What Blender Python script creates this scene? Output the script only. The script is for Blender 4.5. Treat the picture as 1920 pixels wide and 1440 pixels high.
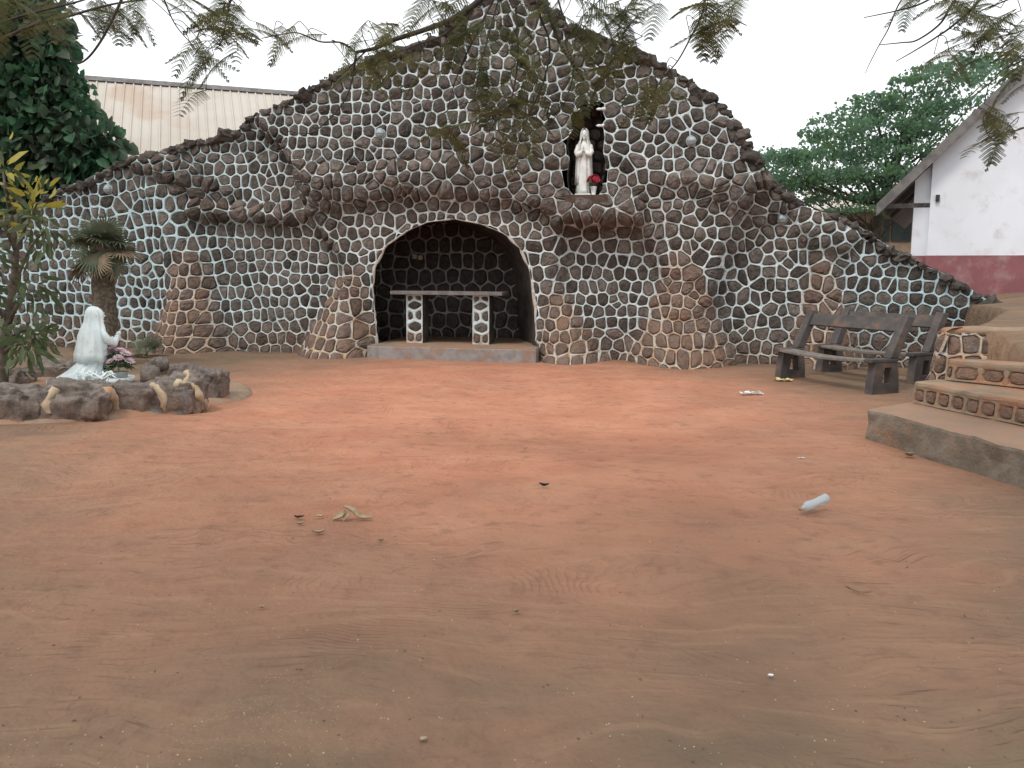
import bpy, bmesh, math, random
import numpy as np
from mathutils import Vector, Matrix, Euler, noise
R = math.radians
rng = random.Random(7)
nrg = np.random.default_rng(7)
for o in list(bpy.data.objects): bpy.data.objects.remove(o)
scene = bpy.context.scene
COL = scene.collection

# ------------------------------------------------------------------ camera, sky, sun, exposure
CAM = Vector((0.0, 0.0, 1.5)); FPX = 1663.0
CROT = Euler((R(83.0), 0, 0)).to_matrix() @ Matrix.Rotation(R(0.5), 3, 'Z')
cd = bpy.data.cameras.new('camera'); cam = bpy.data.objects.new('camera', cd); COL.objects.link(cam)
cam.location = CAM; cam.rotation_euler = CROT.to_euler()
cd.sensor_width = 36.0; cd.lens = 36.0 * FPX / 1920.0; cd.clip_start = 0.05; cd.clip_end = 3000
scene.camera = cam

SUN_EL, SUN_AZ = 58.0, 215.0      # azimuth clockwise from +Y: behind the camera, to its left
world = bpy.data.worlds.new('World'); scene.world = world; world.use_nodes = True
wn = world.node_tree.nodes; wl = world.node_tree.links
sky = wn.new('ShaderNodeTexSky'); sky.sky_type = 'NISHITA'; sky.sun_disc = False
sky.sun_elevation = R(SUN_EL); sky.sun_rotation = R(SUN_AZ)
sky.air_density = 1.0; sky.dust_density = 1.5; sky.ozone_density = 1.0; sky.altitude = 0
hs = wn.new('ShaderNodeHueSaturation'); hs.inputs['Saturation'].default_value = 0.18
wl.new(sky.outputs['Color'], hs.inputs['Color'])
veilmix = wn.new('ShaderNodeMix'); veilmix.data_type = 'RGBA'; veilmix.inputs['Factor'].default_value = 0.7   # even bright overcast over the clear sky
veilmix.inputs['B'].default_value = (6.3, 6.5, 6.6, 1)
wl.new(hs.outputs['Color'], veilmix.inputs['A'])
wl.new(veilmix.outputs['Result'], wn['Background'].inputs['Color'])
wn['Background'].inputs['Strength'].default_value = 0.15

sl = bpy.data.lights.new('sun', 'SUN'); so = bpy.data.objects.new('sun', sl); COL.objects.link(so)
sl.energy = 1.0; sl.angle = R(14); sl.color = (1.0, 0.96, 0.9)
sd_ = Vector((math.sin(R(SUN_AZ)) * math.cos(R(SUN_EL)), math.cos(R(SUN_AZ)) * math.cos(R(SUN_EL)), math.sin(R(SUN_EL))))
so.rotation_euler = sd_.to_track_quat('Z', 'Y').to_euler(); so.location = sd_ * 40

vs = scene.view_settings; vs.view_transform = 'Standard'; vs.look = 'None'; vs.gamma = 1.0
vs.use_curve_mapping = False; vs.exposure = 0.6
scene.cycles.max_bounces = 4; scene.cycles.diffuse_bounces = 3; scene.cycles.transparent_max_bounces = 6

# ------------------------------------------------------------------ measuring helpers (photo pixel -> place in the yard)
def ray(px, py):
    d = CROT @ Vector(((px - 960) / FPX, -(py - 720) / FPX, -1.0)); return d
def G(px, py, z=0.0):
    d = ray(px, py); t = (z - CAM.z) / d.z; return CAM + d * t
def D(px, py, Y):
    d = ray(px, py); return CAM + d * (Y / d.y)
TH = R(10)
WO = Vector((0, 16.2, 0)); WU = Vector((math.cos(TH), -math.sin(TH), 0)); WN = Vector((-math.sin(TH), -math.cos(TH), 0))
def Wl(px, py, w=0.0):
    d = ray(px, py); t = (w - (CAM - WO).dot(WN)) / d.dot(WN); p = CAM + d * t
    return ((p - WO).dot(WU), p.z)
def WP(u, v, w): return WO + WU * u + Vector((0, 0, v)) + WN * w

# ------------------------------------------------------------------ object helpers
def setp(o, label=None, cat=None, group=None, kind=None):
    if label: o['label'] = label
    if cat: o['category'] = cat
    if group: o['group'] = group
    if kind: o['kind'] = kind
    return o
def empty(name, loc=(0, 0, 0), rz=0, label=None, cat=None, group=None):
    o = bpy.data.objects.new(name, None); COL.objects.link(o); o.location = loc; o.rotation_euler = (0, 0, rz)
    o.empty_display_size = 0.1
    return setp(o, label, cat, group)
def link(name, me, mat=None, parent=None, loc=None, rot=None, scale=None):
    o = bpy.data.objects.new(name, me); COL.objects.link(o)
    if mat is not None and len(me.materials) == 0: me.materials.append(mat)
    if parent is not None: o.parent = parent
    if loc is not None: o.location = loc
    if rot is not None: o.rotation_euler = rot
    if scale is not None: o.scale = scale
    return o
class MB:
    """collects verts and faces, builds one mesh"""
    def __init__(s): s.v = []; s.f = []; s.c = []; s.uc = False
    def add(s, vs_, fs, cols=None):
        b = len(s.v); s.v += [tuple(p) for p in vs_]; s.f += [tuple(i + b for i in f) for f in fs]
        if cols is not None: s.uc = True; s.c += list(cols)
        else: s.c += [(0.5, 0, 0, 1)] * len(vs_)
    def box(s, c, size, rot=None, taper=None):
        x, y, z = size[0] / 2, size[1] / 2, size[2] / 2; vs_ = []
        for k, (a, b, d) in enumerate([(-1,-1,-1),(1,-1,-1),(1,1,-1),(-1,1,-1),(-1,-1,1),(1,-1,1),(1,1,1),(-1,1,1)]):
            p = Vector((a * x, b * y, d * z))
            if taper and d > 0: p.x *= taper; p.y *= taper
            if rot is not None: p = rot @ p
            vs_.append(p + Vector(c))
        s.add(vs_, [(3,2,1,0),(4,5,6,7),(0,1,5,4),(1,2,6,5),(2,3,7,6),(3,0,4,7)])
    def tube(s, pts, rads, n=8, cap=True):
        pts = [Vector(p) for p in pts]
        if not hasattr(rads, '__len__'): rads = [rads] * len(pts)
        rings = []; up = Vector((0.13, 0.31, 0.94)).normalized(); prevx = None
        for i, p in enumerate(pts):
            t = (pts[min(i + 1, len(pts) - 1)] - pts[max(i - 1, 0)])
            if t.length < 1e-9: t = Vector((0, 0, 1))
            t.normalize()
            x = (prevx if prevx is not None else (up if abs(up.dot(t)) < .95 else Vector((1, 0, 0))))
            x = (x - t * x.dot(t)).normalized(); y = t.cross(x); prevx = x
            rings.append([p + (x * math.cos(a) + y * math.sin(a)) * rads[i] for a in [2 * math.pi * k / n for k in range(n)]])
        vs_ = [q for r in rings for q in r]; fs = []
        for i in range(len(rings) - 1):
            for k in range(n):
                k2 = (k + 1) % n; fs.append((i*n+k, i*n+k2, (i+1)*n+k2, (i+1)*n+k))
        if cap: fs.append(tuple(range(n - 1, -1, -1))); fs.append(tuple((len(rings)-1)*n + k for k in range(n)))
        s.add(vs_, fs)
    def rings(s, rings, cap0=True, cap1=True):
        n = len(rings[0]); vs_ = [q for r in rings for q in r]; fs = []
        for i in range(len(rings) - 1):
            for k in range(n):
                k2 = (k + 1) % n; fs.append((i*n+k, i*n+k2, (i+1)*n+k2, (i+1)*n+k))
        if cap0: fs.append(tuple(range(n - 1, -1, -1)))
        if cap1: fs.append(tuple((len(rings)-1)*n + k for k in range(n)))
        s.add(vs_, fs)
    def mesh(s, name, smooth=False):
        me = bpy.data.meshes.new(name); me.from_pydata(s.v, [], s.f)
        if s.uc:
            at = me.attributes.new('tint', 'FLOAT_COLOR', 'POINT'); at.data.foreach_set('color', np.array(s.c, dtype=np.float32).ravel())
        if smooth: me.polygons.foreach_set('use_smooth', [True] * len(me.polygons))
        me.update(); return me
    def build(s, name, mat, parent=None, smooth=False, loc=None, rot=None, bevel=0, seg=2):
        o = link(name, s.mesh(name, smooth), mat, parent, loc, rot)
        if bevel:
            m = o.modifiers.new('b', 'BEVEL'); m.width = bevel; m.segments = seg; m.limit_method = 'ANGLE'; m.angle_limit = R(35)
        return o
def np_mesh(name, V, F, smooth=False):
    V = np.asarray(V, dtype=np.float32); F = np.asarray(F, dtype=np.int32); k = F.shape[1]
    me = bpy.data.meshes.new(name); me.vertices.add(len(V)); me.vertices.foreach_set('co', V.ravel())
    me.loops.add(F.size); me.loops.foreach_set('vertex_index', F.ravel())
    me.polygons.add(len(F)); me.polygons.foreach_set('loop_start', np.arange(0, F.size, k, dtype=np.int32))
    me.polygons.foreach_set('loop_total', np.full(len(F), k, dtype=np.int32))
    if smooth: me.polygons.foreach_set('use_smooth', np.ones(len(F), dtype=bool))
    me.update(calc_edges=True); me.validate(); return me
def smoothstep(a, b, x):
    t = np.clip((x - a) / (b - a), 0, 1); return t * t * (3 - 2 * t)

def curve_pts(P, n=8):
    """catmull-rom through points"""
    P = [Vector(p) for p in P]; Q = [P[0]*2 - P[1]] + P + [P[-1]*2 - P[-2]]; out = []
    for i in range(1, len(Q) - 2):
        for k in range(n):
            t = k / n; a, b, c, d = Q[i-1], Q[i], Q[i+1], Q[i+2]
            out.append(.5*((2*b) + (c-a)*t + (2*a-5*b+4*c-d)*t*t + (3*b-a-3*c+d)*t*t*t))
    return out + [P[-1]]
# ------------------------------------------------------------------ materials
class NT:
    def __init__(s, name):
        s.m = bpy.data.materials.new(name); s.m.use_nodes = True; s.t = s.m.node_tree; s.n = s.t.nodes; s.l = s.t.links
        s.p = s.n['Principled BSDF']; s.out = s.n['Material Output']; s._c = None
    def pos(s):
        if s._c is None: s._c = s.n.new('ShaderNodeNewGeometry')
        return s._c.outputs['Position']
    def obj(s): return s.n.new('ShaderNodeTexCoord').outputs['Object']
    def link(s, a, b): s.l.new(a, b)
    def noise(s, scale, detail=4, rough=.55, vec=None, dist=0.0, color=False):
        n = s.n.new('ShaderNodeTexNoise'); n.inputs['Scale'].default_value = scale; n.inputs['Detail'].default_value = min(detail, 3)
        n.inputs['Roughness'].default_value = rough; n.inputs['Distortion'].default_value = dist
        s.link(vec if vec is not None else s.pos(), n.inputs['Vector']); return n.outputs['Color' if color else 'Fac']
    def voro(s, scale, vec=None, feature='F1'):
        n = s.n.new('ShaderNodeTexVoronoi'); n.inputs['Scale'].default_value = scale; n.feature = feature
        s.link(vec if vec is not None else s.pos(), n.inputs['Vector']); return n
    def ramp(s, x, a, b, lo=0.0, hi=1.0):
        n = s.n.new('ShaderNodeMapRange'); n.interpolation_type = 'SMOOTHSTEP'; n.inputs['From Min'].default_value = a; n.inputs['From Max'].default_value = b
        n.inputs['To Min'].default_value = lo; n.inputs['To Max'].default_value = hi
        s.link(x, n.inputs['Value']); return n.outputs['Result']
    def math(s, op, a, b=None, clamp=False):
        n = s.n.new('ShaderNodeMath'); n.operation = op; n.use_clamp = clamp
        for i, x in enumerate((a, b)):
            if x is None: continue
            if isinstance(x, (int, float)): n.inputs[i].default_value = x
            else: s.link(x, n.inputs[i])
        return n.outputs[0]
    def mix(s, f, a, b):
        n = s.n.new('ShaderNodeMix'); n.data_type = 'RGBA'
        for sock, x in ((n.inputs['Factor'], f), (n.inputs['A'], a), (n.inputs['B'], b)):
            if isinstance(x, (int, float)): sock.default_value = x
            elif isinstance(x, tuple): sock.default_value = (*x, 1)
            else: s.link(x, sock)
        return n.outputs['Result']
    def scalec(s, vec, sc, rot=(0, 0, 0), loc=(0, 0, 0)):
        n = s.n.new('ShaderNodeMapping'); n.inputs['Scale'].default_value = sc; n.inputs['Rotation'].default_value = rot; n.inputs['Location'].default_value = loc
        s.link(vec, n.inputs['Vector']); return n.outputs['Vector']
    def bump(s, h, strength=.5, dist=.02, prev=None):
        n = s.n.new('ShaderNodeBump'); n.inputs['Strength'].default_value = strength; n.inputs['Distance'].default_value = dist
        s.link(h, n.inputs['Height'])
        if prev is not None: s.link(prev, n.inputs['Normal'])
        return n.outputs['Normal']
    def attr(s, name='tint'):
        n = s.n.new('ShaderNodeAttribute'); n.attribute_name = name; sp = s.n.new('ShaderNodeSeparateColor'); s.link(n.outputs['Color'], sp.inputs['Color']); return sp.outputs
    def fin(s, col, rough=.85, nor=None, spec=.3):
        if isinstance(col, tuple): s.p.inputs['Base Color'].default_value = (*col, 1)
        else: s.link(col, s.p.inputs['Base Color'])
        if isinstance(rough, (int, float)): s.p.inputs['Roughness'].default_value = rough
        else: s.link(rough, s.p.inputs['Roughness'])
        s.p.inputs['Specular IOR Level'].default_value = spec
        if nor is not None: s.link(nor, s.p.inputs['Normal'])
        return s.m
M = {}
def plain(name, c1, c2=None, scale=6, rough=.8, bump=.2, bscale=40, spec=.3, bd=.01, c3=None, s3=1.3, t3=(.52, .68)):
    t = NT(name); c2 = c2 or tuple(x * .7 for x in c1)
    col = t.mix(t.ramp(t.noise(scale, 5), .35, .65), c1, c2)
    if c3: col = t.mix(t.ramp(t.noise(s3, 5, .65), *t3), col, c3)
    M[name] = t.fin(col, rough, t.bump(t.noise(bscale, 4), bump, bd) if bump else None, spec); return M[name]
def leafmat(name, c1, c2, trans=.3, rough=.45, sc=1.2, c3=None):
    t = NT(name); col = t.mix(t.ramp(t.noise(sc, 4, .7), .38, .62), c1, c2)
    if c3: col = t.mix(t.ramp(t.noise(sc * 2.3, 3, .7, vec=t.scalec(t.pos(), (1, 1, 1), loc=(7, 3, 1))), .5, .66), col, c3)
    t.fin(col, rough, None, .25)
    tr = t.n.new('ShaderNodeBsdfTranslucent'); t.link(col, tr.inputs['Color'])
    mx = t.n.new('ShaderNodeMixShader'); mx.inputs[0].default_value = trans
    t.link(t.p.outputs[0], mx.inputs[1]); t.link(tr.outputs[0], mx.inputs[2]); t.link(mx.outputs[0], t.out.inputs['Surface'])
    M[name] = t.m; return t.m

# volcanic rock: tint.R tone, tint.G red dust, tint.B blue wash
def rockmat(name, usetint=True, k=1.0):
    t = NT(name)
    n1 = t.noise(9, 6, .65); n2 = t.noise(38, 5, .7); pit = t.voro(55)
    col = t.mix(t.ramp(n1, .3, .7), (.066*k, .057*k, .051*k), (.132*k, .113*k, .099*k))
    col = t.mix(t.ramp(n2, .55, .8), col, (.20*k, .17*k, .15*k))
    if usetint:
        a = t.attr()
        dk = t.n.new('ShaderNodeHueSaturation'); t.link(col, dk.inputs['Color']); t.link(t.ramp(a['Red'], 0, 1, .62, 1.45), dk.inputs['Value']); col = dk.outputs['Color']
        d = t.math('MULTIPLY', a['Green'], t.ramp(t.noise(5, 5, .7), .3, .62, .35, 1.0))
    else:
        g = t.n.new('ShaderNodeNewGeometry'); sp = t.n.new('ShaderNodeSeparateXYZ'); t.link(g.outputs['Position'], sp.inputs[0])
        d = t.math('MULTIPLY', t.ramp(sp.outputs['Z'], .02, .3, .8, .05), t.ramp(t.noise(7, 4), .35, .6))
    col = t.mix(d, col, (.205, .128, .094))
    h = t.math('ADD', t.math('MULTIPLY', n2, .7), t.math('MULTIPLY', t.ramp(pit.outputs['Distance'], 0, .35), .5))
    nor = t.bump(h, .75, .022, t.bump(n1, .6, .04))
    M[name] = t.fin(col, .95, nor, .15)
rockmat('rock'); rockmat('boulder_rock', False, 1.65)
def mortarmat():
    t = NT('mortar'); a = t.attr()
    n1 = t.noise(4, 5, .65); n2 = t.noise(30, 4)
    white = t.mix(t.ramp(n1, .35, .65), (.62, .67, .66), (.52, .59, .605))
    col = t.mix(a['Blue'], white, t.mix(t.ramp(n1, .3, .7), (.36, .52, .57), (.46, .58, .60)))
    col = t.mix(t.ramp(t.noise(14, 5, .7), .56, .78, 0, .6), col, (.27, .25, .23))
    beige = t.mix(t.ramp(t.noise(11, 4), .4, .65), (.43, .32, .22), (.29, .175, .115))
    d = t.math('MULTIPLY', a['Green'], t.ramp(t.noise(6, 5, .7), .28, .6, .45, 1.0))
    col = t.mix(d, col, beige)
    M['mortar'] = t.fin(col, .9, t.bump(n2, .5, .015), .2)
mortarmat()
plain('sill_cement', (.17, .13, .105), (.12, .095, .08), 7, .95, .5, 25, .15, .02)
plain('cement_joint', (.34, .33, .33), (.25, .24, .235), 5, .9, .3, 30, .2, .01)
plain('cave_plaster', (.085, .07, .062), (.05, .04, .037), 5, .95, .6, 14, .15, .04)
plain('cream_mortar', (.47, .39, .275), (.38, .28, .185), 7, .9, .4, 30, .2, .01, (.40, .20, .12), 4, (.5, .7))
plain('plaster_step', (.22, .20, .19), (.29, .265, .25), 8, .9, .25, 60, .2, .006, (.30, .17, .11), 3, (.5, .75))
plain('statue_white', (.74, .80, .80), (.62, .70, .71), 7, .6, .15, 25, .35, .006, (.42, .47, .46), 16, (.6, .78))
plain('statue_niche', (.80, .80, .77), (.66, .66, .62), 7, .6, .15, 25, .35, .006, (.30, .26, .20), 14, (.6, .76))
plain('bench_paint', (.070, .062, .060), (.10, .088, .082), 5, .7, .25, 40, .3, .005, (.17, .10, .07), 5, (.54, .72))
plain('bench_wood', (.20, .175, .15), (.14, .12, .105), 9, .75, .3, 50, .3, .004)
plain('table_slab', (.20, .175, .165), (.14, .12, .115), 6, .7, .2, 30)
plain('dark_metal', (.05, .05, .05))
plain('lamp_glass', (.34, .40, .41), (.26, .31, .32), 20, .35, .05, 60, .5)
plain('socket', (.62, .52, .38), (.52, .43, .31), 20, .6, .05)
plain('bark', (.13, .105, .08), (.075, .06, .048), 12, .9, .7, 30, .2, .02)
plain('twig', (.085, .07, .058), (.05, .042, .036), 12, .9, .4, 30, .2, .01)
plain('palm_bark', (.17, .135, .10), (.085, .07, .055), 20, .95, .9, 26, .15, .04)
plain('roof_metal', (.50, .455, .40), (.46, .41, .355), .8, .6, 0, 3, .3, .01, (.44, .35, .28), .5)
plain('white_plaster', (.78, .80, .85), (.73, .745, .79), .9, .85, .1, 12, .2, .01, (.60, .57, .57), 2.6, (.52, .8))
plain('maroon_paint', (.27, .105, .115), (.23, .09, .10), 2, .8, .1, 15, .3, .01, (.33, .20, .20), 3, (.45, .75))
plain('weathered_board', (.20, .185, .175), (.13, .12, .115), 5, .85, .2, 30)
plain('roof_sheet', (.22, .20, .19), (.16, .14, .135), 3, .7, .1, 20)
plain('ochre_wall', (.34, .25, .18), (.27, .19, .14), 3)
plain('pot_white', (.72, .72, .70), (.6, .6, .58), 9, .5)
plain('pot_grey', (.40, .42, .41), (.30, .32, .31), 9, .7)
plain('paper', (.78, .80, .82), (.64, .66, .69), 30, .8)
plain('yellow_wrap', (.72, .60, .22), (.62, .55, .34), 30, .5)
plain('dry_leaf', (.30, .235, .135), (.20, .15, .085), 40, .8)
plain('pale_leaf', (.40, .31, .20), (.30, .225, .14), 40, .8)
plain('crumb', (.34, .28, .17), (.24, .18, .11), 40, .8)
plain('black_scrap', (.03, .028, .026))
plain('chip', (.50, .44, .34), (.34, .25, .16), 9, .9)
plain('dark_chip', (.09, .055, .04), (.14, .08, .05), 9, .9)
plain('red_petal', (.50, .045, .08), (.36, .02, .05), 30, .6)
plain('pink_petal', (.60, .43, .48), (.50, .33, .40), 25, .7, .1, 60, .3, .01, (.66, .60, .60), 18, (.5, .62))
plain('palm_dead', (.26, .20, .13), (.17, .13, .085), 8, .8)
plain('window_dark', (.02, .03, .03), (.035, .05, .045), 2, .3, 0)
leafmat('leaf_vine', (.06, .145, .075), (.10, .125, .09), .4, .4, 1.4, (.075, .20, .10))
leafmat('leaf_tree', (.13, .22, .15), (.16, .27, .17), .55, .5, .8, (.15, .27, .10))
leafmat('leaf_frond', (.12, .12, .05), (.085, .10, .05), .5, .5, 2.0, (.15, .14, .05))
leafmat('leaf_palm', (.08, .11, .07), (.12, .135, .085), .3, .5, 3.0, (.15, .13, .08))
leafmat('leaf_sapling', (.07, .10, .045), (.10, .125, .06), .3, .5, 3.0)
leafmat('leaf_yellow', (.42, .34, .05), (.28, .28, .06), .35, .5, 5.0)
leafmat('leaf_bouquet', (.06, .13, .04), (.035, .08, .03), .25, .5, 9.0)
def bottlemat():
    t = NT('bottle_plastic'); t.fin((.66, .73, .77), .22, None, .5); t.p.inputs['Transmission Weight'].default_value = .55; t.p.inputs['IOR'].default_value = 1.2
    M['bottle_plastic'] = t.m
bottlemat()
def groundmat(name):
    t = NT(name); P = t.pos()
    w = t.noise(.35, 3, .5, color=True); sub = t.n.new('ShaderNodeVectorMath'); sub.operation = 'MULTIPLY_ADD'
    t.link(w, sub.inputs[0]); sub.inputs[1].default_value = (2.4, 2.4, 0); t.link(P, sub.inputs[2]); W = sub.outputs[0]
    sx = t.n.new('ShaderNodeSeparateXYZ'); t.link(P, sx.inputs[0])
    # lens colour falloff and tree shade painted into the soil: redder middle, browner around
    vm = t.n.new('ShaderNodeVectorMath'); vm.operation = 'DISTANCE'; t.link(t.scalec(P, (1, .62, 0)), vm.inputs[0]); vm.inputs[1].default_value = (-.1, 6.6, 0)
    red = t.math('ADD', t.ramp(vm.outputs['Value'], 1.6, 5.9, 1, 0), t.math('MULTIPLY', t.math('SUBTRACT', t.noise(.7, 5, .6), .5), .9), True)
    col = t.mix(red, t.mix(t.ramp(t.noise(.9, 5, .6), .35, .65), (.150, .108, .074), (.195, .133, .089)), t.mix(t.ramp(t.noise(1.3, 5, .6), .35, .65), (.43, .185, .113), (.49, .228, .142)))
    st = t.noise(1, 5, .6, vec=t.scalec(W, (1.2, 9, 1)))        # broom streaks
    col = t.mix(t.ramp(st, .5, .75, 0, .26), col, (.40, .25, .155))
    col = t.mix(t.ramp(st, .44, .26, 0, .26), col, (.17, .095, .065))
    fine = t.noise(60, 5, .7); mid = t.noise(6, 6, .65)
    col = t.mix(t.ramp(fine, .55, .78, 0, .35), col, (.15, .085, .06))
    col = t.mix(t.ramp(mid, .52, .72, 0, .42), col, (.17, .095, .066))  # random mottling, deepened to make up for weak shading of the dents
    sc2 = t.noise(1, 4, .6, vec=t.scalec(W, (3, 46, 1)))
    scm = t.math('MULTIPLY', t.ramp(sc2, .60, .70), t.ramp(t.noise(.8, 3), .46, .6))
    col = t.mix(t.math('MULTIPLY', scm, .5), col, (.10, .06, .045))
    vr = t.voro(.75, vec=t.scalec(W, (.55, .55, 0)))           # arcs left by a hand broom
    arc = t.math('SINE', t.math('ADD', t.math('MULTIPLY', vr.outputs['Distance'], 290.0), t.math('MULTIPLY', t.noise(5, 3), 14.0)))
    arc = t.math('MULTIPLY', t.ramp(arc, .1, 1.0), t.ramp(t.noise(1.5, 3, .6, vec=t.scalec(P, (1, 1, 1), loc=(3, 8, 0))), .5, .64))
    col = t.mix(t.math('MULTIPLY', arc, .11), col, (.12, .072, .05))
    h0 = t.math('MULTIPLY', arc, -.2)
    h = t.math('ADD', t.math('ADD', h0, t.math('MULTIPLY', st, .8)), t.math('ADD', t.math('MULTIPLY', mid, 1.5), t.math('SUBTRACT', t.math('MULTIPLY', fine, .16), t.math('MULTIPLY', scm, .25))))
    M[name] = t.fin(col, .95, t.bump(h, .6, .05), .15)
groundmat('laterite')
plain('dirt_concrete', (.30, .215, .15), (.22, .165, .12), 5, .95, .5, 35, .15, .012, (.34, .18, .11), 2.5, (.45, .65))
def concretemat():
    t = NT('concrete'); col = t.mix(t.ramp(t.noise(6, 3), .35, .65), (.21, .175, .14), (.155, .128, .10))
    col = t.mix(t.ramp(t.noise(2.2, 3, .65), .52, .72), col, (.25, .155, .105))
    g = t.n.new('ShaderNodeNewGeometry'); sp = t.n.new('ShaderNodeSeparateXYZ'); t.link(g.outputs['Normal'], sp.inputs[0])      # dust settles on the tread
    col = t.mix(t.math('MULTIPLY', t.ramp(sp.outputs['Z'], .45, .9), t.ramp(t.noise(3, 3), .25, .6, .55, 1)), col, (.30, .19, .13))
    M['concrete'] = t.fin(col, .95, t.bump(t.math('ADD', t.noise(40, 3), t.noise(9, 3, .7)), .5, .02), .15)
concretemat()

# ------------------------------------------------------------------ terrain
def seg_sd(px, py, poly):
    """signed distance to polygon, positive inside (numpy)"""
    d = np.full(px.shape, 1e9); ins = np.zeros(px.shape, bool); n = len(poly)
    for i in range(n):
        x1, y1 = poly[i]; x2, y2 = poly[(i + 1) % n]; ex, ey = x2 - x1, y2 - y1
        t = np.clip(((px - x1) * ex + (py - y1) * ey) / (ex * ex + ey * ey + 1e-12), 0, 1)
        d = np.minimum(d, np.hypot(px - x1 - t * ex, py - y1 - t * ey))
        c = ((y1 > py) != (y2 > py)) & (px < (x2 - x1) * (py - y1) / ((y2 - y1) if y2 != y1 else 1e-12) + x1)
        ins ^= c
    return np.where(ins, d, -d)
TERR = [(5.3, -6), (5.3, 6.6), (4.95, 8.3), (4.72, 8.86), (4.44, 9.03), (4.47, 9.24), (4.81, 9.65), (5.5, 10.55), (6.68, 12.3), (7.2, 13.6), (7.6, 15.6), (9.0, 18), (9, 60), (60, 60), (60, -6)]
def terrain_np(x, y):
    sd = seg_sd(x, y, TERR)
    base = np.where(y < 8.4, .72, 0) + np.where(y >= 8.4, .72 + .26 * smoothstep(8.4, 9.0, y), 0)
    base = base + .10 * smoothstep(9.5, 12, y) + .5 * smoothstep(0, 4.5, sd) * smoothstep(8.8, 15, y) + .22 * smoothstep(0, 2.5, sd) * smoothstep(8.6, 5, y) * 0
    base = np.minimum(base, 1.46)
    z = base * smoothstep(-.02, .15, sd)
    flat = 1 - smoothstep(-.3, 0, sd)
    z = z + .012 * np.sin(x * 1.7 + 1.3 * np.sin(y * 1.1)) * np.sin(y * 1.3 + x * .4) * flat
    z = z + .03 * np.sin(x * 3.1 + y * 1.7) * np.sin(y * 2.6 - x) * (1 - flat) * smoothstep(.1, 1.0, sd)
    return z
def terrain(x, y): return float(terrain_np(np.array([float(x)]), np.array([float(y)]))[0])
def axis(fine0, fine1, step, far0, far1):
    a = list(np.arange(fine0, fine1 + 1e-6, step)); s = step; x = fine1
    while x < far1: s *= 1.35; x += s; a.append(x)
    s = step; x = fine0
    while x > far0: s *= 1.35; x -= s; a.insert(0, x)
    return np.array(a)
gx = axis(-9, 11, .05, -600, 600); gy = axis(1.4, 20, .05, -300, 1200)
XX, YY = np.meshgrid(gx, gy); ZZ = terrain_np(XX, YY)
fg = np.random.default_rng(11)                       # footprints and scuffs pressed into the dust
for _ in range(150):
    fx, fy = fg.uniform(-4.5, 3.0), 2.2 + 10.5*fg.uniform(0, 1)**1.2; fa = fg.uniform(0, 6.28); la, lb = fg.uniform(.10, .2), fg.uniform(.05, .09); dp = fg.uniform(.006, .02)
    i0, i1 = np.searchsorted(gx, [fx - .5, fx + .5]); j0, j1 = np.searchsorted(gy, [fy - .5, fy + .5])
    sx_, sy_ = XX[j0:j1, i0:i1] - fx, YY[j0:j1, i0:i1] - fy; q = ((sx_*np.cos(fa) + sy_*np.sin(fa))/la)**2 + ((-sx_*np.sin(fa) + sy_*np.cos(fa))/lb)**2
    ZZ[j0:j1, i0:i1] += -dp*np.exp(-q) + .45*dp*np.exp(-(np.sqrt(q) - 1.7)**2*4)
V = np.stack([XX.ravel(), YY.ravel(), ZZ.ravel()], 1); nx = len(gx); ny = len(gy)
ii, jj = np.meshgrid(np.arange(nx - 1), np.arange(ny - 1)); a0 = (jj * nx + ii).ravel()
gme = np_mesh('ground', V, np.stack([a0, a0 + 1, a0 + nx + 1, a0 + nx], 1), True)
setp(link('ground', gme, M['laterite']), kind='structure')

# ------------------------------------------------------------------ masonry: voronoi cells with mortar ribs and domed stones
def voronoi(seeds, R_=0.9):
    cell = R_; H = {}
    for i, (x, y) in enumerate(seeds): H.setdefault((int(x // cell), int(y // cell)), []).append(i)
    out = []
    for i, (x, y) in enumerate(seeds):
        nb = []
        cx, cy = int(x // cell), int(y // cell)
        for a in (-1, 0, 1):
            for b in (-1, 0, 1): nb += H.get((cx + a, cy + b), [])
        nb = sorted((j for j in nb if j != i), key=lambda j: (seeds[j][0]-x)**2 + (seeds[j][1]-y)**2)[:26]
        s = R_ * .55; poly = [(x - s, y - s), (x + s, y - s), (x + s, y + s), (x - s, y + s)]
        for j in nb:
            qx, qy = seeds[j]; mx, my = (x + qx) / 2, (y + qy) / 2; dx, dy = qx - x, qy - y
            poly = clip(poly, mx, my, dx, dy)
            if len(poly) < 3: break
        out.append(poly)
    return out
def clip(poly, mx, my, dx, dy):
    res = []; n = len(poly)
    for k in range(n):
        p, q = poly[k], poly[(k + 1) % n]
        a = (p[0]-mx)*dx + (p[1]-my)*dy; b = (q[0]-mx)*dx + (q[1]-my)*dy
        if a <= 0: res.append(p)
        if (a < 0 < b) or (b < 0 < a):
            t = a / (a - b); res.append((p[0] + (q[0]-p[0])*t, p[1] + (q[1]-p[1])*t))
    return res
def area(p): return .5 * sum(p[k][0]*p[(k+1) % len(p)][1] - p[(k+1) % len(p)][0]*p[k][1] for k in range(len(p)))
def row_seeds(u0, u1, v0, v1, pitch, wmean, jit, warp=.12, seed=1):
    r = random.Random(seed); out = []; v = v0; k = 0
    while v < v1:
        u = u0 + r.random() * wmean
        while u < u1:
            w = wmean * r.choice([.72, .85, .95, 1.0, 1.1, 1.3])
            uu = u + w / 2; vv = v + r.uniform(-jit, jit) + warp * noise.noise(Vector((uu * .45, v * .5, seed * 3.3)))
            out.append((uu + r.uniform(-jit, jit) * .5, vv)); u += w
        v += pitch * r.uniform(.92, 1.08); k += 1
    return out
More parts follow.
